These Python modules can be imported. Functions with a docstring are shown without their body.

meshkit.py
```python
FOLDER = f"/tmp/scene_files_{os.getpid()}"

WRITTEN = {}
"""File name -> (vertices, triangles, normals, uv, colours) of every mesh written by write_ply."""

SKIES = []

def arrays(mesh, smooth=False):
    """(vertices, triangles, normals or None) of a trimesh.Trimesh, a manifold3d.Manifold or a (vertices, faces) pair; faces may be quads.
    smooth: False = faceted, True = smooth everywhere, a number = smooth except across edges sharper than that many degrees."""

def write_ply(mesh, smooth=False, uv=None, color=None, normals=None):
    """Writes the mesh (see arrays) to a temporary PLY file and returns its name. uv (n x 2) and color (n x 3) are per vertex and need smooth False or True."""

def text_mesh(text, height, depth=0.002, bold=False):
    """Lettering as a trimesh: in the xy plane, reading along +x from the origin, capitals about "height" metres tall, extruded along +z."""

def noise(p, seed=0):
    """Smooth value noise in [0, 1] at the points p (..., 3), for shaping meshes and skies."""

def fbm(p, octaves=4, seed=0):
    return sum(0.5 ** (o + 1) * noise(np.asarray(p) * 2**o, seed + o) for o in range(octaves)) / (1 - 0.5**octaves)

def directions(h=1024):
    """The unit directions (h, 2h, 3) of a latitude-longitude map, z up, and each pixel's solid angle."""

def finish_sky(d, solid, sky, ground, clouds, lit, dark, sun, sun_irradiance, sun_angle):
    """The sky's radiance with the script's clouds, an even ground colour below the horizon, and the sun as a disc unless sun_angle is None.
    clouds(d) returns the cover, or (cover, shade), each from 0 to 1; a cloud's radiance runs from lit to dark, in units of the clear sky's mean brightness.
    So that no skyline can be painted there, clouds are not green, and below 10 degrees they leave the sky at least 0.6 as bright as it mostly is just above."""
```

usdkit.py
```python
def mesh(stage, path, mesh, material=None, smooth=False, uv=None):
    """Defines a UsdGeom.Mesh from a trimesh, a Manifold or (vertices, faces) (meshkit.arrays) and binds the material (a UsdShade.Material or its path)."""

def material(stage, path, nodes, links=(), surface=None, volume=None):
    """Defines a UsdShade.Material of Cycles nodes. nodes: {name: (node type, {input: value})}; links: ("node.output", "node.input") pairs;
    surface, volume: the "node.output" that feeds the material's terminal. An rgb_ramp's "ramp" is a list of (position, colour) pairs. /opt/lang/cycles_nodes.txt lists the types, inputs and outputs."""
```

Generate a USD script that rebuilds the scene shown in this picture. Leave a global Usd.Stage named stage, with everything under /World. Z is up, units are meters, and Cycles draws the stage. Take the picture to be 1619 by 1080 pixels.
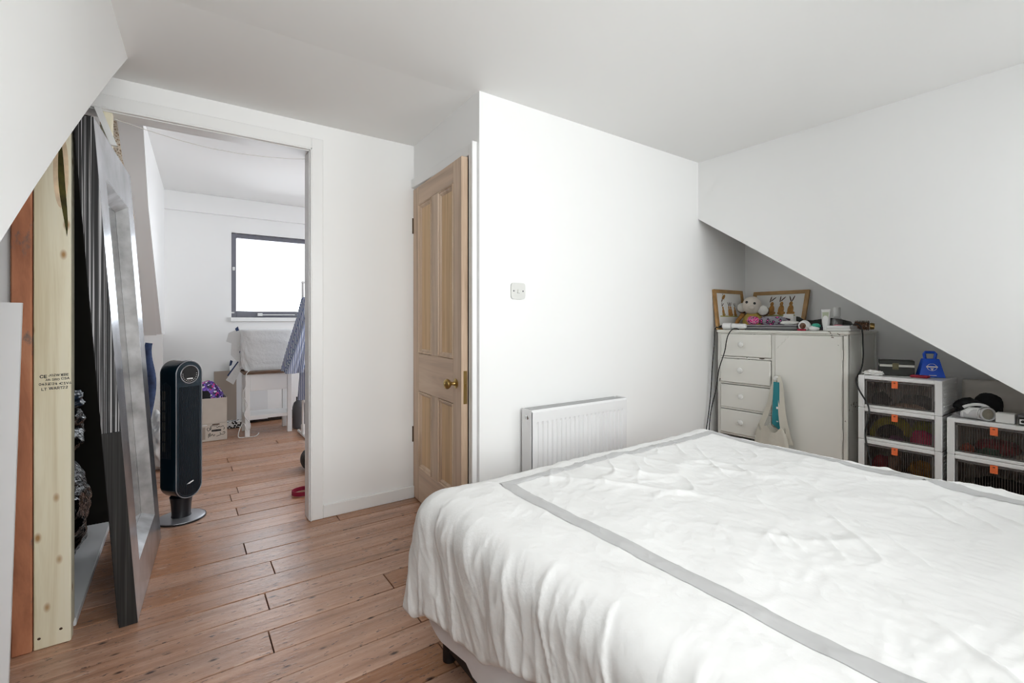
import math, random
import numpy as np, trimesh, usdkit, meshkit
from shapely.geometry import Polygon, box as sbox
from shapely.ops import unary_union
from pxr import Usd, UsdGeom, UsdLux, UsdShade, Gf, Sdf

stage = Usd.Stage.CreateInMemory()
UsdGeom.SetStageUpAxis(stage, UsdGeom.Tokens.z)
UsdGeom.SetStageMetersPerUnit(stage, 1.0)
UsdGeom.Xform.Define(stage, '/World')
UsdGeom.Scope.Define(stage, '/World/Looks')
rng = np.random.default_rng(7)
PI = math.pi

# ------------------------------------------------------------------ camera, light, exposure
FPX, CXP, HY, CH = 744.0, 809.5, 509.0, 1.13
YAW = math.atan2(1868 - CXP, FPX)
FW = np.array([math.cos(YAW), math.sin(YAW), 0]); RT = np.array([math.sin(YAW), -math.cos(YAW), 0])
CAM = np.array([0, 0, CH])
cam = UsdGeom.Camera.Define(stage, '/World/camera')
cam.CreateHorizontalApertureAttr(36.0); cam.CreateVerticalApertureAttr(36.0 * 1080 / 1619)
cam.CreateFocalLengthAttr(36.0 * FPX / 1619)
cam.CreateVerticalApertureOffsetAttr(-(540 - HY) / 1619 * 36.0)
cam.CreateClippingRangeAttr(Gf.Vec2f(0.02, 100))
cam.CreateExposureAttr(0.0)
cam.AddTransformOp().Set(Gf.Matrix4d(*RT, 0, 0, 0, 1, 0, *(-FW), 0, *CAM, 1))

def rect_light(name, loc, w, h, rx, rz, inten, col):
    l = UsdLux.RectLight.Define(stage, '/World/' + name)
    l.CreateWidthAttr(w); l.CreateHeightAttr(h); l.CreateIntensityAttr(inten); l.CreateColorAttr(Gf.Vec3f(*col))
    l.AddTranslateOp().Set(Gf.Vec3d(*loc)); l.AddRotateZOp().Set(rz); l.AddRotateXOp().Set(rx)
dome = UsdLux.DomeLight.Define(stage, '/World/sky')
dome.CreateIntensityAttr(1.2); dome.CreateColorAttr(Gf.Vec3f(0.93, 0.96, 1.0))
# daylight through the dormer window behind the camera, and through the far room's windows
rect_light('daylight_dormer', (0.62, -0.98, 1.48), 1.7, 1.5, 90, 0, 6.0, (1.0, 0.99, 0.97))
rect_light('daylight_dormer_right', (2.58, -0.98, 1.48), 1.0, 1.5, 90, 0, 3.2, (1.0, 0.99, 0.97))
rect_light('daylight_far', (0.88, 6.3, 1.66), 0.95, 1.0, -90, 0, 3.6, (0.82, 0.90, 1.0))
rect_light('daylight_side', (2.62, 4.5, 1.45), 1.5, 1.2, 90, 90, 2.7, (0.84, 0.91, 1.0))

# ------------------------------------------------------------------ helpers
USED = {}
def numbered(parent, name):
    k = (parent, name); n = USED.get(k, 0); USED[k] = n + 1
    return name if n == 0 else f'{name}_{n:03d}'
BASE = {'/World': np.zeros(3)}
def tag(p, label=None, cat=None, group=None, kind=None):
    for k, v in (('label', label), ('category', cat), ('group', group), ('kind', kind)):
        if v: p.SetCustomDataByKey(k, v)
    return p
def thing(name, label, cat, loc=(0, 0, 0), group=None):
    path = '/World/' + numbered('/World', name)
    x = UsdGeom.Xform.Define(stage, path); x.AddTranslateOp().Set(Gf.Vec3d(*map(float, loc)))
    BASE[path] = np.array(loc, float)
    tag(x.GetPrim(), label, cat, group)
    return path
def mesh_of(m):
    if isinstance(m, (list, tuple)) and len(m) and isinstance(m[0], trimesh.Trimesh): m = trimesh.util.concatenate(m)
    return m
def part(name, m, mat, parent, smooth=35, label=None, kind=None):
    """world-space mesh -> Mesh prim under parent (made relative to the thing's base)"""
    m = mesh_of(m)
    path = parent + '/' + numbered(parent, name)
    base = BASE[parent]; BASE[path] = base
    v, f = (m.vertices, m.faces) if isinstance(m, trimesh.Trimesh) else m
    mm = trimesh.Trimesh(np.asarray(v) - base, f, process=False)
    g = usdkit.mesh(stage, path, mm, MAT[mat], smooth)
    tag(g.GetPrim(), label, kind=kind)
    return path
def parts(name, ms, *a, **k):
    for q in ms: r = part(name, q, *a, **k)
    return r
def single(name, m, mat, label, cat, group=None, smooth=35):
    m = mesh_of(m)
    path = '/World/' + numbered('/World', name); BASE[path] = np.zeros(3)
    g = usdkit.mesh(stage, path, m, MAT[mat], smooth); tag(g.GetPrim(), label, cat, group)
    return path
def struct(name, m, mat, label=None, smooth=False, parent=None):
    path = part(name, m, mat, parent or '/World', smooth)
    if not parent: tag(stage.GetPrimAtPath(path), label, None, None, 'structure')
    return path
def structx(name, label):
    path = '/World/' + numbered('/World', name)
    x = UsdGeom.Xform.Define(stage, path); BASE[path] = np.zeros(3); tag(x.GetPrim(), label, kind='structure')
    return path

def hull(p): return trimesh.convex.convex_hull(np.asarray(p, float))
def rbox(lo, hi, r=0.003):
    lo = np.minimum(lo, hi).astype(float) if False else np.array(lo, float); hi = np.array(hi, float)
    lo, hi = np.minimum(lo, hi), np.maximum(lo, hi)
    if r <= 0: return trimesh.creation.box(bounds=[lo, hi])
    r = min(r, 0.45 * (hi - lo).min()); P = []
    for c in np.ndindex(2, 2, 2):
        q = np.where(c, hi, lo); s = np.where(c, -1, 1) * r
        for k in range(3):
            w = q + s; w[k] = q[k]; P.append(w)
    return hull(P)
def basis(d):
    d = np.asarray(d, float) / np.linalg.norm(d)
    a = np.array([0, 0, 1.0]) if abs(d[2]) < 0.9 else np.array([1.0, 0, 0])
    u = np.cross(a, d); u /= np.linalg.norm(u); return u, np.cross(d, u), d
def tube(path, r, n=10, caps=True, closed=False):
    P = np.asarray(path, float); m = len(P)
    R = np.full(m, r) if np.ndim(r) == 0 else np.asarray(r, float)
    T = np.gradient(P, axis=0)
    if closed: T = np.roll(P, -1, 0) - np.roll(P, 1, 0)
    u, w, _ = basis(T[0]); V = []
    for i in range(m):
        t = T[i] / (np.linalg.norm(T[i]) + 1e-12)
        u = u - t * (u @ t); u /= np.linalg.norm(u); w = np.cross(t, u)
        a = np.arange(n) / n * 2 * PI
        V.append(P[i] + R[i] * (np.cos(a)[:, None] * u + np.sin(a)[:, None] * w))
    V = np.vstack(V); F = []
    for i in range(m if closed else m - 1):
        j = (i + 1) % m
        for k in range(n):
            l = (k + 1) % n
            F += [[i*n+k, i*n+l, j*n+l], [i*n+k, j*n+l, j*n+k]]
    if caps and not closed:
        V = np.vstack([V, P[0], P[-1]]); c = m * n
        for k in range(n):
            l = (k + 1) % n
            F += [[c, l, k], [c + 1, (m-1)*n + k, (m-1)*n + l]]
    return trimesh.Trimesh(V, F, process=False)
def lathe(prof, loc=(0, 0, 0), axis=(0, 0, 1), n=28):
    """prof: (radius, height) pairs, bottom to top"""
    u, w, d = basis(axis); V = []; a = np.arange(n) / n * 2 * PI
    for r, h in prof:
        V.append(np.asarray(loc, float) + d * h + max(r, 1e-5) * (np.cos(a)[:, None] * u + np.sin(a)[:, None] * w))
    V = np.vstack(V); F = []
    for i in range(len(prof) - 1):
        for k in range(n):
            l = (k + 1) % n
            F += [[i*n+k, i*n+l, (i+1)*n+l], [i*n+k, (i+1)*n+l, (i+1)*n+k]]
    return trimesh.Trimesh(V, F, process=False)
def prism(poly, o, u, v, depth):
    """extrude 2-D poly (points or shapely) laid out in plane o+u*x+v*y by depth along u x v"""
    if not hasattr(poly, 'exterior'): poly = Polygon(poly)
    m = trimesh.creation.extrude_polygon(poly, abs(depth), engine='earcut')
    u, v = np.asarray(u, float), np.asarray(v, float); w = np.cross(u, v)
    P = m.vertices.copy()
    if depth < 0: P[:, 2] -= abs(depth)
    m2 = trimesh.Trimesh(np.asarray(o, float) + P[:, :1] * u + P[:, 1:2] * v + P[:, 2:] * w, m.faces, process=False)
    return m2
def grid(fn, nu, nv, u0=0., u1=1., v0=0., v1=1.):
    U, V = np.meshgrid(np.linspace(u0, u1, nu), np.linspace(v0, v1, nv), indexing='ij')
    P = np.asarray(fn(U, V)); P = np.moveaxis(P, 0, -1).reshape(-1, 3)
    i = np.arange(nu * nv).reshape(nu, nv)
    a, b, c, d = i[:-1, :-1].ravel(), i[1:, :-1].ravel(), i[1:, 1:].ravel(), i[:-1, 1:].ravel()
    return trimesh.Trimesh(P, np.vstack([np.c_[a, b, c], np.c_[a, c, d]]), process=False)
def thicken(m, t):
    """closed shell from an open sheet, offset by -t along its normals"""
    n = m.vertex_normals; k = len(m.vertices)
    e = m.edges_sorted; uq, inv, cnt = np.unique(e, axis=0, return_inverse=True, return_counts=True)
    be = m.edges[cnt[inv.ravel()] == 1]
    F = [m.faces, m.faces[:, ::-1] + k, np.c_[be[:, 1], be[:, 0], be[:, 0] + k], np.c_[be[:, 1], be[:, 0] + k, be[:, 1] + k]]
    return trimesh.Trimesh(np.vstack([m.vertices, m.vertices - n * t]), np.vstack(F), process=False)
def blob(c, s, amp=0.15, freq=3.0, seed=0, sub=4, flat=None, rot=0):
    m = trimesh.creation.icosphere(subdivisions=sub); v = m.vertices.copy()
    n = meshkit.fbm(v * freq + 17.3 * seed, 3, seed) - 0.5
    v = v * (1 + 2 * amp * n)[:, None]
    v = v * np.asarray(s, float)
    cz, sz = math.cos(rot), math.sin(rot)
    v[:, :2] = np.c_[v[:, 0] * cz - v[:, 1] * sz, v[:, 0] * sz + v[:, 1] * cz]
    v = v + np.asarray(c, float)
    if flat is not None: v[:, 2] = np.maximum(v[:, 2], flat)
    return trimesh.Trimesh(v, m.faces, process=False)
def ell(c, s, sub=3): return blob(c, s, 0, 1, 0, sub)
def xf(m, M=None, rz=0, loc=(0, 0, 0)):
    m = mesh_of(m).copy() if not isinstance(m, list) else mesh_of(m)
    c, s = math.cos(rz), math.sin(rz)
    A = np.array([[c, -s, 0], [s, c, 0], [0, 0, 1.0]]) if M is None else np.asarray(M, float)
    m.vertices = m.vertices @ A.T + np.asarray(loc, float); return m
def text(s, h, o, u, v, depth=0.0006, bold=False):
    m = meshkit.text_mesh(s, h, depth, bold); P = m.vertices
    u = np.asarray(u, float); v = np.asarray(v, float); w = np.cross(u, v)
    return trimesh.Trimesh(np.asarray(o, float) + P[:, :1] * u + P[:, 1:2] * v + P[:, 2:] * w, m.faces, process=False)

# ------------------------------------------------------------------ materials
MAT = {}
def mat(name, nodes, links, surface='p.BSDF'):
    MAT[name] = usdkit.material(stage, '/World/Looks/' + name, nodes, links, surface); return name
def plain(name, c, rough=0.5, metal=0.0, bump=0.0, bscale=40.0, var=0.0, vscale=4.0, **kw):
    nodes = {'p': ('principled_bsdf', {'base_color': c, 'roughness': rough, 'metallic': metal, **kw})}; links = []
    if bump or var: nodes['g'] = ('texture_coordinate', {})
    if bump:
        nodes['n'] = ('noise_texture', {'scale': bscale, 'detail': 5}); nodes['b'] = ('bump', {'strength': 1.0, 'distance': bump})
        links += [('g.object', 'n.vector'), ('n.fac', 'b.height'), ('b.normal', 'p.normal')]
    if var:
        nodes['m'] = ('noise_texture', {'scale': vscale, 'detail': 4})
        a = np.array(c)
        nodes['r'] = ('rgb_ramp', {'ramp': [(0.3, tuple(a * (1 - var))), (0.7, tuple(np.minimum(a * (1 + var), 0.95)))]})
        links += [('g.object', 'm.vector'), ('m.fac', 'r.fac'), ('r.color', 'p.base_color')]
    return mat(name, nodes, links)
def wood(name, stops, scale, rough=0.45, knots=None, kscale=(1, 1, 1), bump=0.0006, detail=6.0, distort=0.6, rnd=0.0, spec=0.5, stain=None):
    """grain: noise on stretched world position; optional dark knots; per-object tone when rnd"""
    nodes = {'g': ('geometry', {}), 'm': ('mapping', {'scale': scale}), 'n': ('noise_texture', {'scale': 1.0, 'detail': detail, 'roughness': 0.62, 'distortion': distort}),
             'r': ('rgb_ramp', {'ramp': stops}), 'b': ('bump', {'distance': bump}), 'p': ('principled_bsdf', {'roughness': rough, 'specular_ior_level': spec})}
    links = [('g.position', 'm.vector'), ('n.fac', 'r.fac'), ('n.fac', 'b.height'), ('b.normal', 'p.normal')]
    col = 'r.color'
    if rnd:
        nodes['o'] = ('object_info', {}); nodes['v'] = ('vector_math', {'math_type': 'multiply_add', 'vector2': (13, 7, 5)})
        links += [('m.vector', 'w.vector1')]; nodes['w'] = ('vector_math', {'math_type': 'add'})
        nodes['c'] = ('combine_xyz', {}); nodes['k'] = ('math', {'math_type': 'multiply', 'value2': 37.0})
        del nodes['v']
        links += [('o.random', 'k.value1'), ('k.value', 'c.x'), ('k.value', 'c.y'), ('c.vector', 'w.vector2'), ('w.vector', 'n.vector')]
        nodes['h'] = ('hsv', {'hue': 0.5, 'fac': 1.0}); nodes['mr'] = ('map_range', {'to_min': 1 - rnd, 'to_max': 1 + rnd})
        nodes['mr2'] = ('map_range', {'to_min': 1.15, 'to_max': 0.8})
        links += [('o.random', 'mr.value'), ('mr.result', 'h.value'), ('o.random', 'mr2.value'), ('mr2.result', 'h.saturation'), (col, 'h.color')]; col = 'h.color'
    else: links += [('m.vector', 'n.vector')]
    if knots:
        nodes['km'] = ('mapping', {'scale': kscale}); nodes['kn'] = ('voronoi_texture', {'scale': 1.0, 'randomness': 1.0})
        nodes['kr'] = ('rgb_ramp', {'ramp': knots[1]}); nodes['kx'] = ('mix_color', {'a': (0, 0, 0), 'b': knots[0]})
        links += [('g.position', 'km.vector'), ('km.vector', 'kn.vector'), ('kn.distance', 'kr.fac'), ('kr.color', 'kx.fac'), (col, 'kx.a')]; col = 'kx.result'
    if stain:   # broad worn patches
        nodes['sm'] = ('mapping', {'scale': stain[2]}); nodes['sn'] = ('noise_texture', {'scale': 1.0, 'detail': 7, 'roughness': 0.7})
        nodes['sr'] = ('rgb_ramp', {'ramp': stain[1]}); nodes['sx'] = ('mix_color', {'b': stain[0]})
        links += [('g.position', 'sm.vector'), ('sm.vector', 'sn.vector'), ('sn.fac', 'sr.fac'), ('sr.color', 'sx.fac'), (col, 'sx.a')]; col = 'sx.result'
    links.append((col, 'p.base_color'))
    return mat(name, nodes, links)
K0, K1 = (0, 0, 0), (1, 1, 1)
plain('wall_paint', (0.90, 0.90, 0.89), 0.6, bump=0.0012, bscale=7)
plain('ceiling_paint', (0.88, 0.88, 0.865), 0.75, bump=0.0012, bscale=5)
plain('trim_paint', (0.88, 0.88, 0.87), 0.35, bump=0.0004, bscale=20)
plain('board_white', (0.78, 0.785, 0.79), 0.6, bump=0.0005, bscale=30)
plain('radiator_paint', (0.82, 0.82, 0.82), 0.3)
plain('grille_grey', (0.45, 0.45, 0.45), 0.4)
def floor_mat():
    nodes = {'g': ('geometry', {}), 'o': ('object_info', {}), 'k': ('math', {'math_type': 'multiply', 'value2': 37.0}), 'c': ('combine_xyz', {}), 'w': ('vector_math', {'math_type': 'add'}),
             'm': ('mapping', {'scale': (1.5, 24, 4)}), 'n': ('noise_texture', {'scale': 1.0, 'detail': 7, 'roughness': 0.65, 'distortion': 0.9}),
             'r': ('rgb_ramp', {'ramp': [(0.22, (0.17, 0.072, 0.038)), (0.40, (0.40, 0.20, 0.115)), (0.6, (0.52, 0.285, 0.18)), (0.8, (0.61, 0.375, 0.255))]}),
             'h': ('hsv', {'hue': 0.5, 'fac': 1.0}), 'mr': ('map_range', {'to_min': 0.84, 'to_max': 1.14}), 'mr2': ('map_range', {'to_min': 1.12, 'to_max': 0.85}),
             # knots, dents and scratches
             'km': ('mapping', {'scale': (7, 16, 1)}), 'kn': ('voronoi_texture', {'scale': 1.0}), 'kr': ('rgb_ramp', {'ramp': [(0, K1), (0.05, K1), (0.14, K0), (1, K0)]}), 'kx': ('mix_color', {'b': (0.06, 0.03, 0.022)}),
             'dm': ('mapping', {'scale': (26, 85, 1)}), 'dn': ('noise_texture', {'scale': 1.0, 'detail': 3, 'roughness': 0.6}), 'dr': ('rgb_ramp', {'ramp': [(0, K0), (0.615, K0), (0.665, (0.85,) * 3), (1, K1)]}), 'dx': ('mix_color', {'b': (0.075, 0.045, 0.04)}),
             'wm': ('mapping', {'scale': (9, 60, 1), 'location': (3, 9, 0)}), 'wn': ('noise_texture', {'scale': 1.0, 'detail': 6, 'roughness': 0.7}), 'wr': ('rgb_ramp', {'ramp': [(0, K0), (0.60, K0), (0.68, (0.5,) * 3), (0.85, (0.7,) * 3)]}), 'wx': ('mix_color', {'b': (0.72, 0.58, 0.48)}),
             'pm': ('mapping', {'scale': (2.2, 5, 1)}), 'pn': ('noise_texture', {'scale': 1.0, 'detail': 4}), 'pr': ('rgb_ramp', {'ramp': [(0, K0), (0.5, K0), (0.68, (0.4,) * 3)]}), 'px': ('mix_color', {'b': (0.30, 0.22, 0.19)}),
             'rr': ('map_range', {'to_min': 0.16, 'to_max': 0.42}), 'b': ('bump', {'distance': 0.0012}), 'p': ('principled_bsdf', {'specular_ior_level': 0.6})}
    links = [('g.position', 'm.vector'), ('o.random', 'k.value1'), ('k.value', 'c.x'), ('k.value', 'c.y'), ('m.vector', 'w.vector1'), ('c.vector', 'w.vector2'), ('w.vector', 'n.vector'), ('n.fac', 'r.fac'),
             ('o.random', 'mr.value'), ('mr.result', 'h.value'), ('o.random', 'mr2.value'), ('mr2.result', 'h.saturation'), ('r.color', 'h.color'),
             ('g.position', 'pm.vector'), ('pm.vector', 'pn.vector'), ('pn.fac', 'pr.fac'), ('pr.color', 'px.fac'), ('h.color', 'px.a'),
             ('g.position', 'wm.vector'), ('wm.vector', 'wn.vector'), ('wn.fac', 'wr.fac'), ('wr.color', 'wx.fac'), ('px.result', 'wx.a'),
             ('g.position', 'km.vector'), ('km.vector', 'kn.vector'), ('kn.distance', 'kr.fac'), ('kr.color', 'kx.fac'), ('wx.result', 'kx.a'),
             ('g.position', 'dm.vector'), ('dm.vector', 'dn.vector'), ('dn.fac', 'dr.fac'), ('dr.color', 'dx.fac'), ('kx.result', 'dx.a'), ('dx.result', 'p.base_color'),
             ('dn.fac', 'rr.value'), ('rr.result', 'p.roughness'), ('dn.fac', 'b.height'), ('b.normal', 'p.normal')]
    mat('floor_wood', nodes, links)
floor_mat()
plain('floor_gap', (0.03, 0.02, 0.015), 0.9)
wood('door_pine', [(0.25, (0.40, 0.27, 0.18)), (0.5, (0.62, 0.46, 0.33)), (0.75, (0.74, 0.59, 0.46))], (14, 14, 0.9), 0.5, bump=0.0004)
wood('door_pine_panel', [(0.25, (0.46, 0.28, 0.13)), (0.5, (0.66, 0.44, 0.23)), (0.75, (0.76, 0.54, 0.31))], (22, 22, 0.8), 0.45, bump=0.0003)
wood('door_pine_rail', [(0.25, (0.44, 0.31, 0.22)), (0.5, (0.63, 0.46, 0.33)), (0.75, (0.72, 0.56, 0.42))], (1.2, 1.2, 16), 0.5, bump=0.0004)
wood('stud_pine', [(0.25, (0.64, 0.55, 0.36)), (0.45, (0.80, 0.74, 0.56)), (0.75, (0.85, 0.81, 0.67))], (14, 14, 0.7), 0.55,
     knots=((0.40, 0.22, 0.08), [(0, K1), (0.05, K1), (0.17, K0), (1, K0)]), kscale=(15, 15, 8), bump=0.0004)
wood('old_timber', [(0.25, (0.26, 0.09, 0.045)), (0.5, (0.46, 0.18, 0.09)), (0.75, (0.57, 0.27, 0.15))], (12, 12, 2.5), 0.7, bump=0.0012,
     stain=((0.14, 0.12, 0.11), [(0, K0), (0.62, K0), (0.7, K1)], (9, 9, 4)))
wood('black_ash', [(0.35, (0.012, 0.012, 0.013)), (0.52, (0.02, 0.02, 0.022)), (0.6, (0.2, 0.2, 0.21)), (0.72, (0.5, 0.5, 0.52))], (60, 60, 0.9), 0.4, bump=0.0005, distort=1.2)
plain('black_lacquer', (0.022, 0.023, 0.027), 0.16, bump=0.0003, bscale=14, coat_weight=0.6, coat_roughness=0.12)
plain('mirror_glass', (0.72, 0.74, 0.75), 0.06, metal=1.0)
plain('dark_felt', (0.016, 0.015, 0.012), 0.9, bump=0.002, bscale=20)
plain('brass', (0.42, 0.29, 0.11), 0.3, metal=1.0)
plain('hinge_iron', (0.09, 0.055, 0.035), 0.5, metal=0.6)
plain('chrome', (0.6, 0.6, 0.6), 0.2, metal=1.0)
plain('black_plastic', (0.012, 0.012, 0.013), 0.35)
plain('black_rubber', (0.012, 0.012, 0.012), 0.6)
plain('white_plastic', (0.8, 0.8, 0.79), 0.4)
plain('switch_plastic', (0.70, 0.70, 0.67), 0.4)
# ------------------------------------------------------------------ room shell
ZC = 2.295          # ceiling
YR, YD, XD, XR, XB = 2.035, 2.85, 1.229, 3.097, 3.74
def roof(y): return 1.882 + 0.6615 * (y - 2.035)
YF = -0.72          # dormer front wall (behind the camera)
# floor: sub-floor slab and separate boards
fl = structx('floor', 'old brown scuffed floorboards running across both rooms')
part('subfloor', rbox((-1.5, -1.0, -0.14), (4.0, 6.3, -0.022), 0), 'floor_gap', fl, False)
PITCH = 0.1385
def boards():
    y = 1.784 - 19 * PITCH; k = -19
    r = random.Random(3)
    while y < 6.2:
        y1 = y + PITCH
        if k in (0, 2, 6, 10, 12): joints = [0.26 + 0.012 * (k % 3)]
        elif k in (13, 17, 19): joints = [0.3 + 0.01 * (k % 3)]
        elif k in (4,): joints = [0.345]
        else: joints = [r.choice([-0.62, 0.74, 1.1, 1.95])]
        if k % 2: joints.append(joints[0] + 1.62)
        joints = sorted(joints + [joints[0] + 2.6])
        xs = [-1.45] + [j for j in joints if j < 3.8] + [3.9]
        for a, b in zip(xs, xs[1:]):
            gap = r.uniform(0.0013, 0.0036)
            dz = r.uniform(-0.0015, 0.0005)
            lo = (a + 0.002, y + gap, -0.022); hi = (b - 0.002, y1 - gap, dz)
            part('floorboard', rbox(lo, hi, 0.0012), 'floor_wood', fl, False)
        y = y1; k += 1
boards()

# ceiling (dips a little to the doorway wall)
def ceil_z(y): return ZC - np.clip((y - 2.1) / 0.75, 0, 1) * 0.035
cy = np.array([YF - 0.1, 1.9, 2.1, 2.4, 2.65, 2.98])
cp = [(y, ceil_z(y)) for y in cy]
poly = cp + [(y, ZC + 0.12) for y in cy[::-1]]
struct('ceiling', prism(poly, (-0.34, 0, 0), (0, 1, 0), (0, 0, 1), 3.62), 'ceiling_paint', 'white plaster bedroom ceiling')
# back wall with the radiator
struct('wall_back', rbox((XD, YR, 0), (XB + 0.12, YR + 0.05, ZC), 0), 'wall_paint', 'white plastered wall behind the radiator')
# door wall (lintel, jamb strips) and the cupboard behind it
DY0, DY1, DZ = 2.115, 2.853, 1.985
struct('wall_door', rbox((XD, YR + 0.05, DZ + 0.03), (XD + 0.1, YD, ZC), 0), 'wall_paint', 'narrow white wall around the pine door')
struct('wall_closet', [rbox((2.2, YR + 0.05, 0), (2.26, YD + 0.1, ZC), 0), rbox((XD + 0.1, YR + 0.05, ZC - 0.02), (2.2, YD, ZC), 0)], 'wall_paint', 'inside walls of the cupboard behind the pine door')
# wall with the open doorway
OX1, OZ = 0.612, 2.10
struct('wall_doorway', [rbox((OX1, YD, 0), (2.26, YD + 0.1, ZC), 0), rbox((-0.5, YD, OZ + 0.02), (OX1, YD + 0.1, ZC), 0)], 'wall_paint', 'white wall pierced by the open doorway')
# right cheek of the dormer, with its diagonal lower edge, and the recess under the slope
def cheek(x, th, yend):
    ys = np.linspace(YF, yend, 12)
    pts = [(y, roof(y)) for y in ys] + [(yend, ZC), (YF, ZC)]
    return prism([(max(p[0], -9), p[1]) for p in pts], (x, 0, 0), (0, 1, 0), (0, 0, 1), th)
struct('wall_right', cheek(XR, 0.1, YR), 'wall_paint', 'white upper right wall with a diagonal lower edge')
struct('wall_recess', rbox((XB, YF, 0), (XB + 0.1, YR, ZC), 0), 'wall_paint', 'back wall of the low recess behind the white cabinet')
struct('ceiling_slope', prism([(YF, roof(YF)), (YR, roof(YR)), (YR, roof(YR) + 0.1), (YF, roof(YF) + 0.1)], (XR + 0.1, 0, 0), (0, 1, 0), (0, 0, 1), XB - XR - 0.1), 'ceiling_paint', 'sloped soffit over the recess')
# left cheek: its plane follows the uneven line measured along the old roof edge
LE = [(-0.188, 2.650), (-0.207, 2.227), (-0.224, 1.846), (-0.230, 1.535), (-0.236, 1.312), (-0.238, 1.116), (-0.24, 0.6), (-0.24, YF)]
LEB = {0: 0.0, 1: 0.004, 2: -0.003, 3: 0.003}
V, F = [], []
for i, (x, y) in enumerate(LE):
    V += [(x, y, roof(y) + LEB.get(i, 0)), (x, y, ZC + 0.01), (x - 0.09, y, roof(y)), (x - 0.09, y, ZC + 0.01)]
for i in range(len(LE) - 1):
    a, b = 4 * i, 4 * i + 4
    for q in ((0, 1), (1, 3), (3, 2), (2, 0)):
        F += [[a + q[0], b + q[0], b + q[1]], [a + q[0], b + q[1], a + q[1]]]
F += [[0, 1, 3], [0, 3, 2]]; e = 4 * (len(LE) - 1); F += [[e, e + 3, e + 1], [e, e + 2, e + 3]]
m = trimesh.Trimesh(V, F); trimesh.repair.fix_normals(m)
struct('wall_left', m, 'wall_paint', 'white upper left wall with a diagonal lower edge')
# roof lining over the left eaves void and the void's felt walls
struct('wall_eaves', [prism([(2.2, roof(2.2)), (2.66, roof(2.66)), (2.66, roof(2.66) + 0.05), (2.2, roof(2.2) + 0.05)], (-1.3, 0, 0), (0, 1, 0), (0, 0, 1), 1.02),
                      rbox((-1.35, 2.2, 0), (-1.3, 3.5, 2.3), 0), rbox((-1.3, 3.45, 0), (-0.42, 3.5, 2.3), 0), rbox((-0.42, 3.45, 0), (-0.285, 3.5, 1.9), 0), rbox((-1.3, 2.62, 2.2), (-0.4, 3.5, 2.25), 0)], 'dark_felt', 'dark felt lined eaves void behind the studs')
# low wall on the left (in front of the eaves)
struct('wall_left_low', prism([(-1.3, 0), (-0.405, 0), (-0.375, 1.185), (-1.3, 1.185)], (0, 1.93, 0), (1, 0, 0), (0, 0, 1), 0.012), 'board_white', 'white board end at the lower left')
struct('wall_left_board', rbox((-1.3, 2.285, 0), (-0.475, 2.297, roof(2.285) - 0.01), 0), 'board_white', 'pale plasterboard beside the brown timber')
struct('wall_left_side', rbox((-1.35, YF, 0), (-1.3, 2.2, 1.95), 0), 'board_white', 'left side of the low eaves')
struct('ceiling_slope', prism([(YF, roof(YF)), (2.2, roof(2.2)), (2.2, roof(2.2) + 0.1), (YF, roof(YF) + 0.1)], (-1.3, 0, 0), (0, 1, 0), (0, 0, 1), 1.0), 'ceiling_paint', 'sloped soffit over the left eaves')
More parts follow.
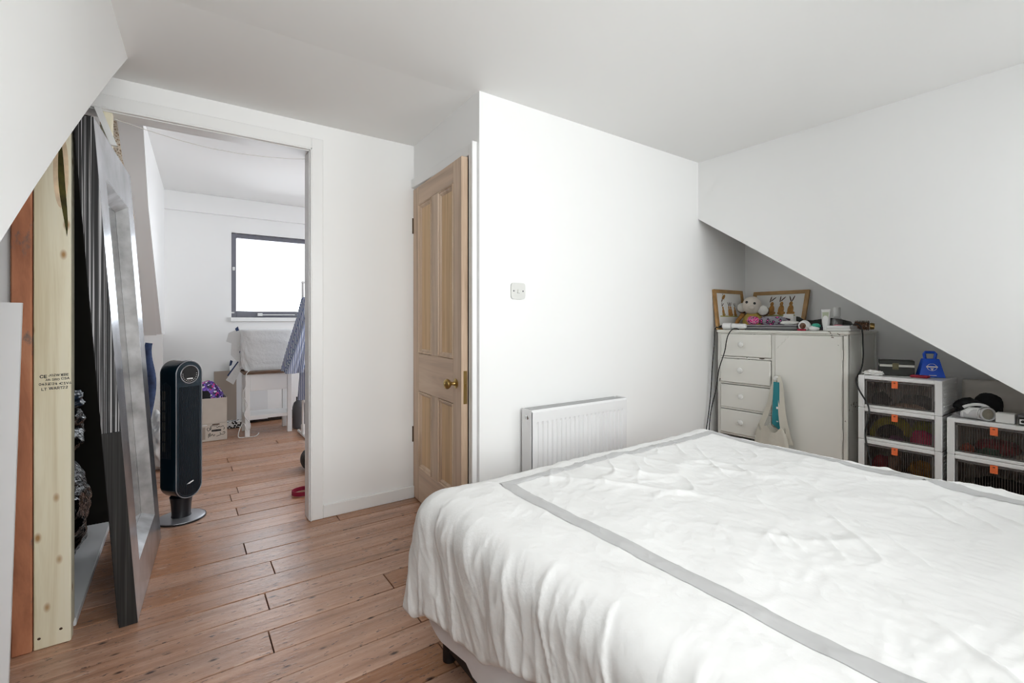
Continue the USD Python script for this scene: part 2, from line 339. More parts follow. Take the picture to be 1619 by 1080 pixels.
# dormer front wall with its two windows (behind the camera)
WZ0, WZ1 = 0.75, 2.18
WINS = ((-0.18, 1.42), (2.12, 3.0))
xw = [-0.35] + [x for w in WINS for x in w] + [XB + 0.1]
struct('wall_front', [rbox((xw[k], YF - 0.1, 0), (xw[k + 1], YF, ZC), 0) for k in (0, 2, 4)] + [rbox((a, YF - 0.1, z0), (b, YF, z1), 0) for a, b in WINS for z0, z1 in ((0, WZ0), (WZ1, ZC))] + [rbox((-1.35, YF - 0.1, 0), (-0.35, YF, 1.0), 0)], 'wall_paint', 'white dormer front wall behind the camera')
mat('pane', {'f': ('fresnel', {'IOR': 1.45}), 't': ('transparent_bsdf', {'color': (0.97, 0.98, 0.98)}), 'g': ('glossy_bsdf', {'roughness': 0.02, 'color': (1, 1, 1)}), 'm': ('mix_closure', {})},
    [('f.fac', 'm.fac'), ('t.BSDF', 'm.closure1'), ('g.BSDF', 'm.closure2')], 'm.closure')
for k, (a, b) in enumerate(WINS):
    w = structx(f'window_{k + 3}', 'white dormer window behind the camera, ' + ('left' if k == 0 else 'right'))
    c = (a + b) / 2
    part('window_frame', [rbox((p, YF - 0.08, r), (q, YF - 0.03, t), 0.004) for p, q, r, t in ((a, a + .05, WZ0, WZ1), (b - .05, b, WZ0, WZ1), (a, b, WZ0, WZ0 + .05), (a, b, WZ1 - .05, WZ1), (c - .025, c + .025, WZ0, WZ1))], 'trim_paint', w)
    for p, q in ((a + .05, c - .025), (c + .025, b - .05)):
        part('pane', rbox((p, YF - 0.058, WZ0 + .05), (q, YF - 0.053, WZ1 - .05), 0), 'pane', w, False)

# far room --------------------------------------------------------------------
YW, ZF = 6.02, 2.49
def cx_(y): return -0.196 + 0.0305 * (y - 4.28)
def roof2(y): return 2.354 - 0.70 * (y - 3.75)
FW0, FW1, FZ0, FZ1 = 0.452, 1.30, 1.180, 2.115
struct('wall_far', [rbox((-1.0, YW, 0), (FW0, YW + 0.12, ZF), 0), rbox((FW1, YW, 0), (2.7, YW + 0.12, ZF), 0), rbox((FW0, YW, 0), (FW1, YW + 0.12, FZ0), 0), rbox((FW0, YW, FZ1), (FW1, YW + 0.12, ZF), 0)], 'wall_paint', 'white end wall of the far room with a window')
struct('ceiling_far', rbox((-1.0, YD + 0.1, ZF), (2.7, YW + 0.12, ZF + 0.1), 0), 'ceiling_paint', 'white ceiling of the far room')
struct('trim_1', rbox((-0.9, YW - 0.035, 2.292), (2.6, YW, ZF), 0.004), 'wall_paint', 'white boxed beam above the far window')
struct('wall_doorway_top', rbox((-1.0, YD + 0.001, ZC), (2.7, YD + 0.1, ZF + 0.1), 0), 'wall_paint', 'upper part of the wall over the doorway')
ys = np.linspace(2.96, 5.67, 10)
V, F = [], []
for y in ys:
    x = cx_(y); V += [(x, y, min(roof2(y), ZF)), (x, y, ZF + .01), (x - .06, y, min(roof2(y), ZF)), (x - .06, y, ZF + .01)]
y = YW; V += [(cx_(y), y, 1.0), (cx_(y), y, ZF + .01), (cx_(y) - .06, y, 1.0), (cx_(y) - .06, y, ZF + .01)]
for i in range(len(ys)):
    a, b = 4 * i, 4 * i + 4
    for q in ((0, 1), (1, 3), (3, 2), (2, 0)): F += [[a + q[0], b + q[0], b + q[1]], [a + q[0], b + q[1], a + q[1]]]
m = trimesh.Trimesh(V, F); trimesh.repair.fix_normals(m)
struct('wall_far_cheek', m, 'wall_paint', 'white upper left wall of the far room')
struct('ceiling_far_slope', prism([(3.556, 2.49), (5.68, 1.0), (5.68, 1.05), (3.556, 2.54)], (-1.0, 0, 0), (0, 1, 0), (0, 0, 1), 0.835 - 0.03), 'ceiling_paint', 'sloped white ceiling on the left of the far room')
struct('wall_far_knee', [rbox((-1.0, 5.68, 0), (-0.145, 5.72, 1.02), 0)], 'wall_paint', 'low white wall under the far slope')
struct('wall_far_left', rbox((-1.05, 3.5, 0), (-1.0, YW, ZF), 0), 'wall_paint', 'left wall of the far room')
# right wall of the far room has its own window, out of sight behind the jamb
struct('wall_far_right', [rbox((2.6, YD, 0), (2.7, 3.75, ZF), 0), rbox((2.6, 5.25, 0), (2.7, YW, ZF), 0), rbox((2.6, 3.75, 0), (2.7, 5.25, 0.85), 0), rbox((2.6, 3.75, 2.05), (2.7, 5.25, ZF), 0)], 'wall_paint', 'right wall of the far room')
# doorway lining and architrave, skirting, door lining
def bar(lo, hi): return rbox(lo, hi, 0.003)
t1 = structx('trim_2', 'white painted lining and architrave of the open doorway')
part('lining', [bar((0.592, YD - 0.004, 0), (0.612, YD + 0.104, OZ)), bar((-0.5, YD - 0.004, OZ - 0.0), (0.612, YD + 0.104, OZ + 0.02))], 'trim_paint', t1)
part('architrave', [bar((0.604, YD - 0.016, 0), (0.668, YD, OZ + 0.075)), bar((-0.42, YD - 0.016, OZ + 0.008), (0.604, YD, OZ + 0.075))], 'trim_paint', t1)
part('architrave', [bar((0.597, YD - 0.022, 0), (0.607, YD, OZ + 0.016)), bar((-0.42, YD - 0.022, OZ + 0.004), (0.607, YD, OZ + 0.016))], 'trim_paint', t1)
struct('baseboard_doorway', bar((0.668, YD - 0.014, 0), (XD, YD, 0.075)), 'trim_paint', 'white skirting right of the doorway')
t3 = structx('trim_3', 'white frame of the pine door')
part('door_lining', [bar((XD - 0.004, DY0 - 0.03, 0), (XD + 0.104, DY0, DZ + 0.03)), bar((XD - 0.004, DY0, DZ), (XD + 0.104, DY1 + 0.0, DZ + 0.03))], 'trim_paint', t3)
part('architrave', [bar((XD - 0.02, DY0 - 0.055, 0), (XD, DY0 - 0.005, DZ + 0.06)), bar((XD - 0.03, DY0 - 0.062, 0), (XD - 0.001, DY0 - 0.05, DZ + 0.06)), bar((XD - 0.018, DY0 - 0.005, DZ + 0.004), (XD, YD, DZ + 0.06))], 'trim_paint', t3)

# ------------------------------------------------------------------ pine door (door_1)
ANG = math.radians(4.2); DW, DT, DH = 0.735, 0.038, 1.972
du = np.array([-math.sin(ANG), -math.cos(ANG), 0]); dn = np.array([-math.cos(ANG), math.sin(ANG), 0])   # along leaf, out of the room-side face
DO = np.array([XD - 0.004, DY1 - 0.003, 0.008])
def dpt(t, n, z): return DO + du * t + dn * n + np.array([0, 0, z])
def dbox(t0, t1, n0, n1, z0, z1, r=0.002):
    m = rbox((t0, n0, z0), (t1, n1, z1), r); A = np.c_[du, dn, [0, 0, 1]]
    if np.linalg.det(A) < 0: m.faces = m.faces[:, ::-1]
    m.vertices = m.vertices @ A.T + DO; return m
door = structx('door_1', 'stripped pine four panel door standing slightly ajar')
T = [0, 0.098, 0.318, 0.420, 0.632, DW]
Z = [0, 0.207, 0.690, 0.925, 1.858, DH]
part('stile', dbox(T[0], T[1], -DT, 0, 0, DH), 'door_pine', door); part('stile', dbox(T[4], T[5], -DT, 0, 0, DH), 'door_pine', door)
for a, b in ((0, 1), (2, 3), (4, 5)): part('rail', dbox(T[1], T[4], -DT, -0.0004, Z[a], Z[b]), 'door_pine_rail', door)
for a, b in ((1, 2), (3, 4)): part('muntin', dbox(T[2], T[3], -DT, -0.0002, Z[a], Z[b]), 'door_pine', door)
for ta, tb in ((1, 2), (3, 4)):
    for za, zb in ((1, 2), (3, 4)):
        t0, t1, z0, z1 = T[ta], T[tb], Z[za], Z[zb]
        part('panel', dbox(t0, t1, -0.026, -0.014, z0, z1, 0), 'door_pine_panel', door)
        mo = []
        prof = [(0.0025, -0.014), (0.0025, 0.003), (0.007, 0.004), (0.010, -0.002), (0.018, -0.004), (0.024, -0.011), (0.028, -0.014)]
        cor = [(t0, z0, 1, 1), (t1, z0, -1, 1), (t1, z1, -1, -1), (t0, z1, 1, -1)]
        V, F = [], []; k = len(prof)
        for (ct, cz, st, sz) in cor:
            for o, n in prof: V.append(dpt(ct + st * o, n, cz + sz * o))
        for i in range(4):
            j = (i + 1) % 4
            for q in range(k - 1): F += [[i*k+q, j*k+q, j*k+q+1], [i*k+q, j*k+q+1, i*k+q+1]]
        m = trimesh.Trimesh(V, F, process=False)
        if (m.face_normals @ dn).sum() < 0: m.faces = m.faces[:, ::-1]
        part('moulding', m, 'door_pine', door, 25)
zk = 0.80; tk = 0.668
kn = part('door_handle', [lathe([(0, 0), (0.026, 0), (0.027, 0.003), (0.02, 0.006), (0.011, 0.009), (0.0085, 0.02), (0.010, 0.03), (0.02, 0.036), (0.0265, 0.046), (0.0265, 0.054), (0.02, 0.063), (0.008, 0.068), (0, 0.0685)], dpt(tk, 0, zk), dn)], 'brass', door, label='brass door knob')
part('lock_plate', dbox(DW, DW + 0.002, -0.032, -0.012, 0.70, 0.87, 0.0005), 'brass', door)
part('latch', dbox(DW, DW + 0.009, -0.027, -0.017, 0.785, 0.805, 0.001), 'brass', door)
for z in (0.40, 1.74):
    part('hinge', [tube([dpt(-0.004, 0.004, z - 0.05), dpt(-0.004, 0.004, z + 0.05)], 0.006), dbox(-0.004, 0.004, -0.02, 0.001, z - 0.05, z + 0.05, 0.0005)], 'hinge_iron', door)

# ------------------------------------------------------------------ far window (window_2)
w = structx('window_2', 'far window with a dark grey frame and blown-out daylight')
plain('window_grey', (0.17, 0.17, 0.2), 0.4)
y0 = YW + 0.03
part('window_frame', [bar((a, y0, c), (b, y0 + 0.06, d)) for a, b, c, d in ((FW0, FW0 + .05, FZ0, FZ1), (FW1 - .05, FW1, FZ0, FZ1), (FW0 + .05, FW1 - .05, FZ0, FZ0 + .07), (FW0 + .05, FW1 - .05, FZ1 - .05, FZ1))], 'window_grey', w)
part('pane', rbox((FW0 + .05, y0 + .025, FZ0 + .07), (FW1 - .05, y0 + .03, FZ1 - .05), 0), 'pane', w, False)
part('stay_bar', [tube([(0.75, y0 - 0.015, FZ0 + 0.03), (1.1, y0 - 0.015, FZ0 + 0.032)], 0.006), rbox((0.71, y0 - 0.02, FZ0 + 0.015), (0.76, y0, FZ0 + 0.05), 0.004)], 'white_plastic', w)
part('catch', [rbox((FW0 + .012, y0 - .016, 1.70), (FW0 + .035, y0, 1.74), .003), rbox((FW0 - .01, y0 - .016, 1.225), (FW0 + .03, y0, 1.24), .003)], 'white_plastic', w)
struct('trim_4', [bar((FW0 - 0.01, YW - 0.03, FZ0 - 0.045), (FW1 + 0.01, YW + 0.03, FZ0)), bar((FW0, YW - 0.002, FZ1), (FW1, YW + 0.03, FZ1 + 0.02))], 'trim_paint', 'white sill and reveal of the far window')
#@@OBJECTS
# ------------------------------------------------------------------ more materials
plain('duvet_cotton', (0.88, 0.88, 0.87), 0.8, bump=0.0010, bscale=55)
plain('band_grey', (0.56, 0.56, 0.56), 0.5, bump=0.0006, bscale=30)
plain('sheet_cotton', (0.82, 0.80, 0.81), 0.8, bump=0.002, bscale=18)
plain('bed_leather', (0.014, 0.011, 0.011), 0.45, bump=0.0006, bscale=70)
plain('cabinet_paint', (0.80, 0.79, 0.735), 0.45, bump=0.0006, bscale=14)
mat('cabinet_worn', {'g': ('geometry', {}), 'n': ('noise_texture', {'scale': 34, 'detail': 3}), 'm': ('noise_texture', {'scale': 5, 'detail': 2}), 'x': ('math', {'math_type': 'multiply'}),
    'r': ('rgb_ramp', {'ramp': [(0, (0.80, 0.79, 0.735)), (0.395, (0.80, 0.79, 0.735)), (0.41, (0.12, 0.09, 0.07)), (1, (0.10, 0.07, 0.06))]}), 'p': ('principled_bsdf', {'roughness': 0.45})},
    [('g.position', 'n.vector'), ('g.position', 'm.vector'), ('n.fac', 'x.value1'), ('m.fac', 'x.value2'), ('x.value', 'r.fac'), ('r.color', 'p.base_color')])
plain('knob_white', (0.78, 0.78, 0.75), 0.3)
plain('canvas', (0.60, 0.57, 0.49), 0.9, bump=0.001, bscale=120)
plain('teal_print', (0.02, 0.23, 0.27), 0.7)
plain('oak', (0.42, 0.24, 0.09), 0.45, var=0.25, vscale=9)
plain('paper', (0.82, 0.81, 0.78), 0.7)
plain('hare_brown', (0.45, 0.22, 0.06), 0.8, var=0.3, vscale=40)
plain('hare_dark', (0.10, 0.06, 0.04), 0.8)
plain('grass_print', (0.45, 0.43, 0.12), 0.8)
plain('plush_cream', (0.66, 0.60, 0.53), 0.95, bump=0.002, bscale=180, sheen_weight=0.3)
plain('plush_white', (0.74, 0.73, 0.69), 0.95, bump=0.003, bscale=120)
plain('mustard', (0.50, 0.35, 0.09), 0.9, bump=0.002, bscale=90)
plain('alu', (0.55, 0.55, 0.56), 0.35, metal=0.8)
plain('alu_dark', (0.14, 0.14, 0.145), 0.4, metal=0.3)
mat('pink_cloth', {'g': ('texture_coordinate', {}), 'v': ('voronoi_texture', {'scale': 55}), 'r': ('rgb_ramp', {'ramp': [(0, (0.75, 0.04, 0.28)), (0.35, (0.62, 0.02, 0.2)), (0.5, (0.85, 0.35, 0.55)), (0.7, (0.12, 0.01, 0.07))]}), 'p': ('principled_bsdf', {'roughness': 0.8})},
    [('g.object', 'v.vector'), ('v.distance', 'r.fac'), ('r.color', 'p.base_color')])
mat('leopard_cloth', {'g': ('texture_coordinate', {}), 'v': ('voronoi_texture', {'scale': 38}), 'r': ('rgb_ramp', {'ramp': [(0, (0.85, 0.12, 0.42)), (0.27, (0.8, 0.1, 0.4)), (0.31, (0.015, 0.012, 0.02)), (0.42, (0.015, 0.012, 0.02)), (0.47, (0.27, 0.26, 0.30)), (1, (0.32, 0.3, 0.35))]}), 'p': ('principled_bsdf', {'roughness': 0.85})},
    [('g.object', 'v.vector'), ('v.distance', 'r.fac'), ('r.color', 'p.base_color')])
plain('black_cloth', (0.010, 0.010, 0.012), 0.85, bump=0.002, bscale=60)
plain('red_cloth', (0.42, 0.03, 0.06), 0.85, var=0.4, vscale=12)
plain('green_cloth', (0.02, 0.17, 0.10), 0.85, var=0.4, vscale=12)
plain('orange_plastic', (0.85, 0.17, 0.05), 0.45)
plain('orange_cloth', (0.75, 0.14, 0.06), 0.7)
plain('lime_cloth', (0.55, 0.58, 0.04), 0.7, var=0.25, vscale=14)
plain('pink_neon', (0.95, 0.03, 0.22), 0.7, var=0.15, vscale=20)
plain('purple_cloth', (0.22, 0.07, 0.24), 0.8)
plain('beige_cloth', (0.55, 0.42, 0.34), 0.9, var=0.3, vscale=18)
plain('ochre_cloth', (0.55, 0.33, 0.06), 0.85, var=0.4, vscale=25)
plain('dark_mixed', (0.05, 0.05, 0.06), 0.8, var=0.6, vscale=30)
plain('denim', (0.03, 0.05, 0.12), 0.85, var=0.4, vscale=20)
plain('pillow_beige', (0.60, 0.56, 0.51), 0.85, bump=0.002, bscale=18)
plain('blue_enamel', (0.008, 0.095, 0.68), 0.35)
plain('box_black', (0.025, 0.026, 0.022), 0.55)
plain('silver_band', (0.62, 0.61, 0.56), 0.45, metal=0.3)
plain('clasp', (0.16, 0.14, 0.08), 0.4, metal=0.8)
plain('cup_black', (0.02, 0.02, 0.024), 0.3)
plain('print_white', (0.8, 0.8, 0.8), 0.6)
plain('print_black', (0.02, 0.02, 0.02), 0.6)
plain('vac_grey', (0.52, 0.52, 0.52), 0.3)
plain('vac_filter', (0.22, 0.20, 0.15), 0.7, bump=0.002, bscale=90)
plain('teal_plastic', (0.03, 0.35, 0.25), 0.5)
plain('pink_paper', (0.75, 0.30, 0.38), 0.6, var=0.3, vscale=60)
plain('amber', (0.11, 0.045, 0.02), 0.2)
plain('label_green', (0.45, 0.5, 0.36), 0.6)
mat('clear_plastic', {'t': ('transparent_bsdf', {'color': (0.93, 0.92, 0.93)}), 'g': ('glossy_bsdf', {'roughness': 0.08}), 'm': ('mix_closure', {'fac': 0.16})}, [('t.BSDF', 'm.closure1'), ('g.BSDF', 'm.closure2')], 'm.closure')
mat('smoked', {'t': ('transparent_bsdf', {'color': (0.86, 0.80, 0.77)}), 'g': ('glossy_bsdf', {'roughness': 0.15, 'color': (0.8, 0.8, 0.8)}), 'd': ('fresnel', {'IOR': 1.4}), 'm': ('mix_closure', {})},
    [('d.fac', 'm.fac'), ('t.BSDF', 'm.closure1'), ('g.BSDF', 'm.closure2')], 'm.closure')
mat('smoked_rib', {'t': ('transparent_bsdf', {'color': (0.62, 0.57, 0.54)}), 'g': ('principled_bsdf', {'base_color': (0.16, 0.14, 0.13), 'roughness': 0.3}), 'm': ('mix_closure', {'fac': 0.3})}, [('t.BSDF', 'm.closure1'), ('g.BSDF', 'm.closure2')], 'm.closure')
plain('smoked_edge', (0.11, 0.10, 0.095), 0.35)

# ------------------------------------------------------------------ bed
TOPZ = 0.572
def ns(x, y, z, f, seed): return meshkit.noise(np.stack([x * f, y * f, z * f], -1), seed) - 0.5
def fb(x, y, f, seed, o=3): return meshkit.fbm(np.stack([x * f, y * f, np.zeros_like(x) + seed * 3.7], -1), o, seed) - 0.5
HY_ = np.array([-0.7, 0.3, 0.62, 0.78, 0.92, 1.04, 1.2, 1.34, 1.42]); HZ_ = np.array([0.40, 0.39, 0.37, 0.36, 0.325, 0.262, 0.25, 0.243, 0.20])
R_ = 0.10
def drape(a, b, X0, X1, Y1, top, dL, dR, dF, r, curl=0.022):
    """cloth coords: a, b in units of 1 inside; a<-1.. hanging left etc. a in [-1-c, 0] left overhang, [0,1] top, [1, 2+c] right; b in [0,1] top, [1, 2+c] foot"""
    ul = np.clip(-a, 0, None); ur = np.clip(a - 1, 0, None); v = np.clip(b - 1, 0, None)
    tx = np.clip(a, 0, 1); ty = np.clip(b, 0, 1)
    px_ = X0 + (X1 - X0) * tx; py = -0.62 + (Y1 + 0.62) * ty
    u = ul + ur; sgn = np.where(ur > 0, 1.0, -1.0)
    dU = np.where(ur > 0, dR, dL(py))
    rho = (u ** 4 + v ** 4) ** 0.25
    wsum = u ** 2 + v ** 2 + 1e-9
    dm = (u ** 2 * dU + v ** 2 * dF) / wsum
    nx, ny = sgn * u * dU, v * dF
    nn = np.sqrt(nx ** 2 + ny ** 2) + 1e-9; nx, ny = nx / nn, ny / nn
    d = np.minimum(rho, 1) * dm; c = np.clip(rho - 1, 0, 0.25) / 0.25
    th = np.minimum(d / r, PI / 2); rest = np.clip(d - r * PI / 2, 0, None)
    out = r * np.sin(th) + 0.05 * rest; dn_ = r * (1 - np.cos(th)) + rest
    ph = c * PI * 1.0
    out = out - curl * (1 - np.cos(ph)); dn_ = dn_ + curl * np.sin(ph) - np.clip(c - 0.9, 0, 1) * 0.3
    return px_ + nx * out, py + ny * out, top - dn_, nx, ny, d, dm
def duvet_pos(a, b, off=0.0):
    X0, X1, Y1 = 0.735, 2.17, 1.395
    dL = lambda y: 0.157 + (TOPZ - R_) - np.interp(y, HY_, HZ_)
    x, y, z, nx, ny, d, dm = drape(a, b, X0, X1, Y1, TOPZ, dL, 0.33, 0.44, R_)
    out = np.sqrt(nx ** 2 + ny ** 2) * np.clip(d / 0.16, 0, 1)      # 0 on top, 1 on the hanging part
    top = 1 - out
    # broad puffiness and crumples on the top
    wx = x + 0.10 * fb(x, y, 3.1, 11); wy = y + 0.10 * fb(x, y, 3.1, 12)
    puff = 0.030 * fb(x, y, 2.2, 1) + 0.014 * fb(x, y, 5.0, 2)
    rr = lambda f, s, ax, ay, rot: (1 - np.abs(2 * (meshkit.noise(np.stack([(wx * math.cos(rot) + wy * math.sin(rot)) * f * ax, (-wx * math.sin(rot) + wy * math.cos(rot)) * f * ay, 0 * wx + s], -1), s) - 0.5)) * 1.0)
    w1 = np.clip(rr(6, 21, 1.0, 0.35, 0.5), 0, 1) ** 6; w2 = np.clip(rr(12, 22, 1.0, 0.4, -0.7), 0, 1) ** 6; w3 = np.clip(rr(24, 23, 1.0, 0.5, 1.3), 0, 1) ** 3
    w4 = np.clip(rr(44, 24, 1.0, 0.6, 0.2), 0, 1) ** 3
    msk = np.clip(0.45 + 2.2 * fb(x, y, 2.2, 31), 0, 1)
    edge = np.clip((x - 0.70) / 0.14, 0.25, 1)
    crump = edge * (0.019 * w1 * msk + 0.015 * w2 * msk + 0.0060 * w3 * msk + 0.002 * w4)
    # hanging folds: run down and slightly towards the camera
    per = np.where(np.abs(nx) > np.abs(ny), y, -x) - 0.42 * (TOPZ - z) * np.where(np.abs(nx) > np.abs(ny), -1, 1)
    f1 = meshkit.fbm(np.stack([per * 7.0, z * 1.0, 0 * z + 5], -1), 2, 41) - 0.5
    f2 = meshkit.fbm(np.stack([per * 19.0, z * 2.0, 0 * z + 9], -1), 2, 42) - 0.5
    rg = lambda u, w, sd, p: np.clip(1 - np.abs(meshkit.noise(np.stack([u, w, 0 * z + sd], -1), sd) - 0.5) * 2, 0, 1) ** p
    pw = per + 0.05 * fb(x + z, y - z, 5.0, 46)
    fz = 0.009 * rg(pw * 10, z * 2.2, 44, 6) + 0.0045 * rg(pw * 21 + z * 5, z * 3.5, 45, 5) + 0.0018 * rg(pw * 34 - z * 14, z * 9, 47, 4)
    ramp = np.clip(d / 0.38, 0, 1.1)
    side = out * (0.034 * f1 * ramp + 0.016 * f2 * ramp ** 0.7 + fz)
    puff = puff + side * 0
    # corner bulge at the foot
    cb = np.exp(-(((x - 0.66) ** 2 + (y - 1.46) ** 2) / 0.010)) * np.clip(d / 0.4, 0, 1) * 0.035
    h = top * (puff + crump) + out * (puff * 0.3) + side + cb + off
    ex = np.clip(np.abs(nx) * out, 0, 1) * np.sign(nx); ey = ny * out
    ez = np.sqrt(np.clip(1 - ex ** 2 - ey ** 2, 0, 1))
    return np.stack([x + ex * h, y + ey * h, z + ez * h])
bed = thing('bed', 'double bed with a black upholstered base under a white duvet', 'bed', (1.46, 0.43, 0))
part('base', [rbox((0.725, -0.56, 0.02), (2.205, 1.42, 0.27), 0.018)], 'bed_leather', bed)
parts('base_corner', [tube([(0.735 + sx, 1.41, 0.0), (0.735 + sx, 1.41, 0.27)], 0.022, 16) for sx in (0, 1.46)], 'bed_leather', bed)
parts('foot', [lathe([(0.0, 0.0), (0.02, 0), (0.022, 0.02), (0, 0.02)], (x, y, 0)) for x in (0.8, 2.12) for y in (-0.5, 1.35)], 'black_plastic', bed)
part('mattress', rbox((0.73, -0.56, 0.27), (2.2, 1.415, 0.46), 0.05), 'sheet_cotton', bed)
SHY = np.array([-0.6, 0.9, 1.12, 1.16, 1.25, 1.31, 1.41, 1.5]); SHZ = np.array([0.165, 0.155, 0.155, 0.172, 0.155, 0.148, 0.160, 0.175])
def sheet_pos(a, b):
    dL = lambda y: 0.0785 + 0.43 - np.interp(y, SHY, SHZ)
    x, y, z, nx, ny, d, dm = drape(a, b, 0.755, 2.17, 1.385, 0.48, dL, 0.3, 0.36, 0.05, 0.004)
    per = np.where(np.abs(nx) > np.abs(ny), y, x); ramp = np.clip(d / 0.3, 0, 1)
    h = (0.03 * (meshkit.fbm(np.stack([per * 6, z * 1.5, 0 * z], -1), 2, 77) - 0.5) + 0.036) * ramp
    return np.stack([x + nx * h, y + ny * h, z])
av = np.r_[np.linspace(-1.02, 0, 45), np.linspace(0.1, 1, 8), np.linspace(1.1, 2, 8)]; bv = np.r_[np.linspace(0, 1, 160), np.linspace(1.02, 2.0, 40)]
def gridv(fn, av, bv):
    A, B = np.meshgrid(av, bv, indexing='ij'); P = np.moveaxis(np.asarray(fn(A, B)), 0, -1).reshape(-1, 3)
    nu, nv = A.shape; i = np.arange(nu * nv).reshape(nu, nv)
    a, b, c, d = i[:-1, :-1].ravel(), i[1:, :-1].ravel(), i[1:, 1:].ravel(), i[:-1, 1:].ravel()
    return trimesh.Trimesh(P, np.vstack([np.c_[a, b, c], np.c_[a, c, d]]), process=False)
part('sheet', gridv(sheet_pos, av, bv), 'sheet_cotton', bed, True, 'pale grey fitted sheet hanging below the duvet')
duv = thing('duvet', 'rumpled white duvet with grey stripe bands spread over the bed', 'duvet', (1.46, 0.43, 0.5))
av = np.r_[np.linspace(-1.25, 0, 70), np.linspace(0.006, 1, 210), np.linspace(1.02, 2.25, 50)]; bv = np.r_[np.linspace(0, 1, 290), np.linspace(1.012, 2.25, 66)]
part('cover', thicken(gridv(duvet_pos, av, bv), 0.004), 'duvet_cotton', duv, True)
def band(pts, wid, n):
    """grey ribbon following cloth coords (a,b) polyline pts, wid in cloth units (a,b)"""
    t = np.linspace(0, 1, n); seg = np.linspace(0, 1, len(pts)); P = np.array(pts, float)
    ca, cb_ = np.interp(t, seg, P[:, 0]), np.interp(t, seg, P[:, 1])
    k = np.linspace(-0.5, 0.5, 9)
    A = ca[:, None] + wid[0] * k; B = cb_[:, None] + wid[1] * k
    pr = 0.0035 - 0.010 * np.abs(k) ** 4 * 4
    Pt = np.moveaxis(duvet_pos(A, B, np.broadcast_to(pr, A.shape)), 0, -1).reshape(-1, 3)
    i = np.arange(A.size).reshape(A.shape); a, b, c, d = i[:-1, :-1].ravel(), i[1:, :-1].ravel(), i[1:, 1:].ravel(), i[:-1, 1:].ravel()
    m = trimesh.Trimesh(Pt, np.vstack([np.c_[a, b, c], np.c_[a, c, d]]), process=False)
    if m.face_normals[:, 2].sum() < 0: m.faces = m.faces[:, ::-1]
    return m
def ca(x): return (x - 0.735) / (2.17 - 0.735)
def cb(y): return (y + 0.62) / (1.395 + 0.62)
part('stripe_band', band([(ca(0.905), cb(-0.5)), (ca(0.905), cb(0.25)), (ca(0.91), cb(0.8)), (ca(0.925), cb(1.345))], (0.048 / 1.435, 0), 260), 'band_grey', duv, True, 'grey stripe band nearest the doorway side')
part('stripe_band', band([(ca(2.05), cb(-0.3)), (ca(2.09), cb(0.25)), (ca(2.14), cb(0.8)), (ca(2.165), cb(1.345))], (0.042 / 1.435, 0), 260), 'band_grey', duv, True)
part('stripe_band', band([(ca(0.905), cb(1.345)), (ca(1.5), cb(1.35)), (ca(2.18), cb(1.35))], (0, 0.042 / 2.015), 220), 'band_grey', duv, True)

# ------------------------------------------------------------------ radiator and switch
rx0, rx1, ry, rz0, rz1 = 1.478, 2.203, 1.925, 0.09, 0.672
rad = thing('radiator', 'white ribbed panel radiator on the wall above the bed', 'radiator', (1.84, 1.98, rz0))
xs, ys = [rx0 + 0.004], [0.0]; n = 21; pt = (rx1 - rx0 - 0.05) / n
for i in range(n):
    x0 = rx0 + 0.03 + i * pt
    xs += [x0, x0 + 0.005, x0 + 0.012, x0 + 0.017]; ys += [0, 0.007, 0.007, 0]
xs.append(rx1 - 0.004); ys.append(0)
xs, ys = np.array(xs), np.array(ys)
zz = [rz0, rz0 + 0.045, rz0 + 0.058, rz1 - 0.075, rz1 - 0.062, rz1 - 0.012, rz1]
dd = [0, 0, 1, 1, 0, 0, 0]; bk = [0.008, 0.0, 0, 0, 0, 0.0, 0.008]
V = np.array([[x, ry + y * dd[j] + bk[j], zz[j]] for j in range(len(zz)) for x, y in zip(xs, ys)]); k = len(xs); F = []
for j in range(len(zz) - 1):
    for i in range(k - 1): F += [[j*k+i, j*k+i+1, (j+1)*k+i+1], [j*k+i, (j+1)*k+i+1, (j+1)*k+i]]
part('front_panel', trimesh.Trimesh(V, F, process=False), 'radiator_paint', rad, 20)
part('side_panel', rbox((rx0, ry + 0.006, rz0 + 0.01), (rx0 + 0.004, 2.012, rz1 + 0.002), 0.001), 'radiator_paint', rad)
part('side_panel', rbox((rx1 - 0.004, ry + 0.006, rz0 + 0.01), (rx1, 2.012, rz1 + 0.002), 0.001), 'radiator_paint', rad)
part('back_panel', rbox((rx0 + 0.004, 1.995, rz0), (rx1 - 0.004, 2.01, rz1 - 0.01), 0.002), 'radiator_paint', rad)
part('top_grille', [rbox((rx0 + 0.02, ry + 0.012 + q * 0.0145, rz1 - 0.008), (rx1 - 0.02, ry + 0.019 + q * 0.0145, rz1 - 0.001), 0.001) for q in range(6)] + [rbox((rx0 + 0.02 + q * 0.0305, ry + 0.012, rz1 - 0.009), (rx0 + 0.023 + q * 0.0305, 2.01, rz1 - 0.003), 0) for q in range(23)] + [rbox((rx0 + 0.01, ry + 0.01, rz1 - 0.016), (rx1 - 0.01, 2.01, rz1 - 0.012), 0)], 'grille_grey', rad)
part('blanking_plug', [lathe([(0, 0.006), (0.007, 0.006), (0.012, 0.003), (0.014, 0)], (rx0, 1.967, rz1 - 0.04), (-1, 0, 0))], 'chrome', rad)
parts('bracket', [rbox((x, 2.005, 0.2), (x + 0.03, YR + 0.001, 0.6), 0.002) for x in (1.6, 2.05)], 'radiator_paint', rad)
sw = thing('light_switch', 'square white light switch on the wall beside the pine door', 'light switch', (1.465, YR, 1.295))
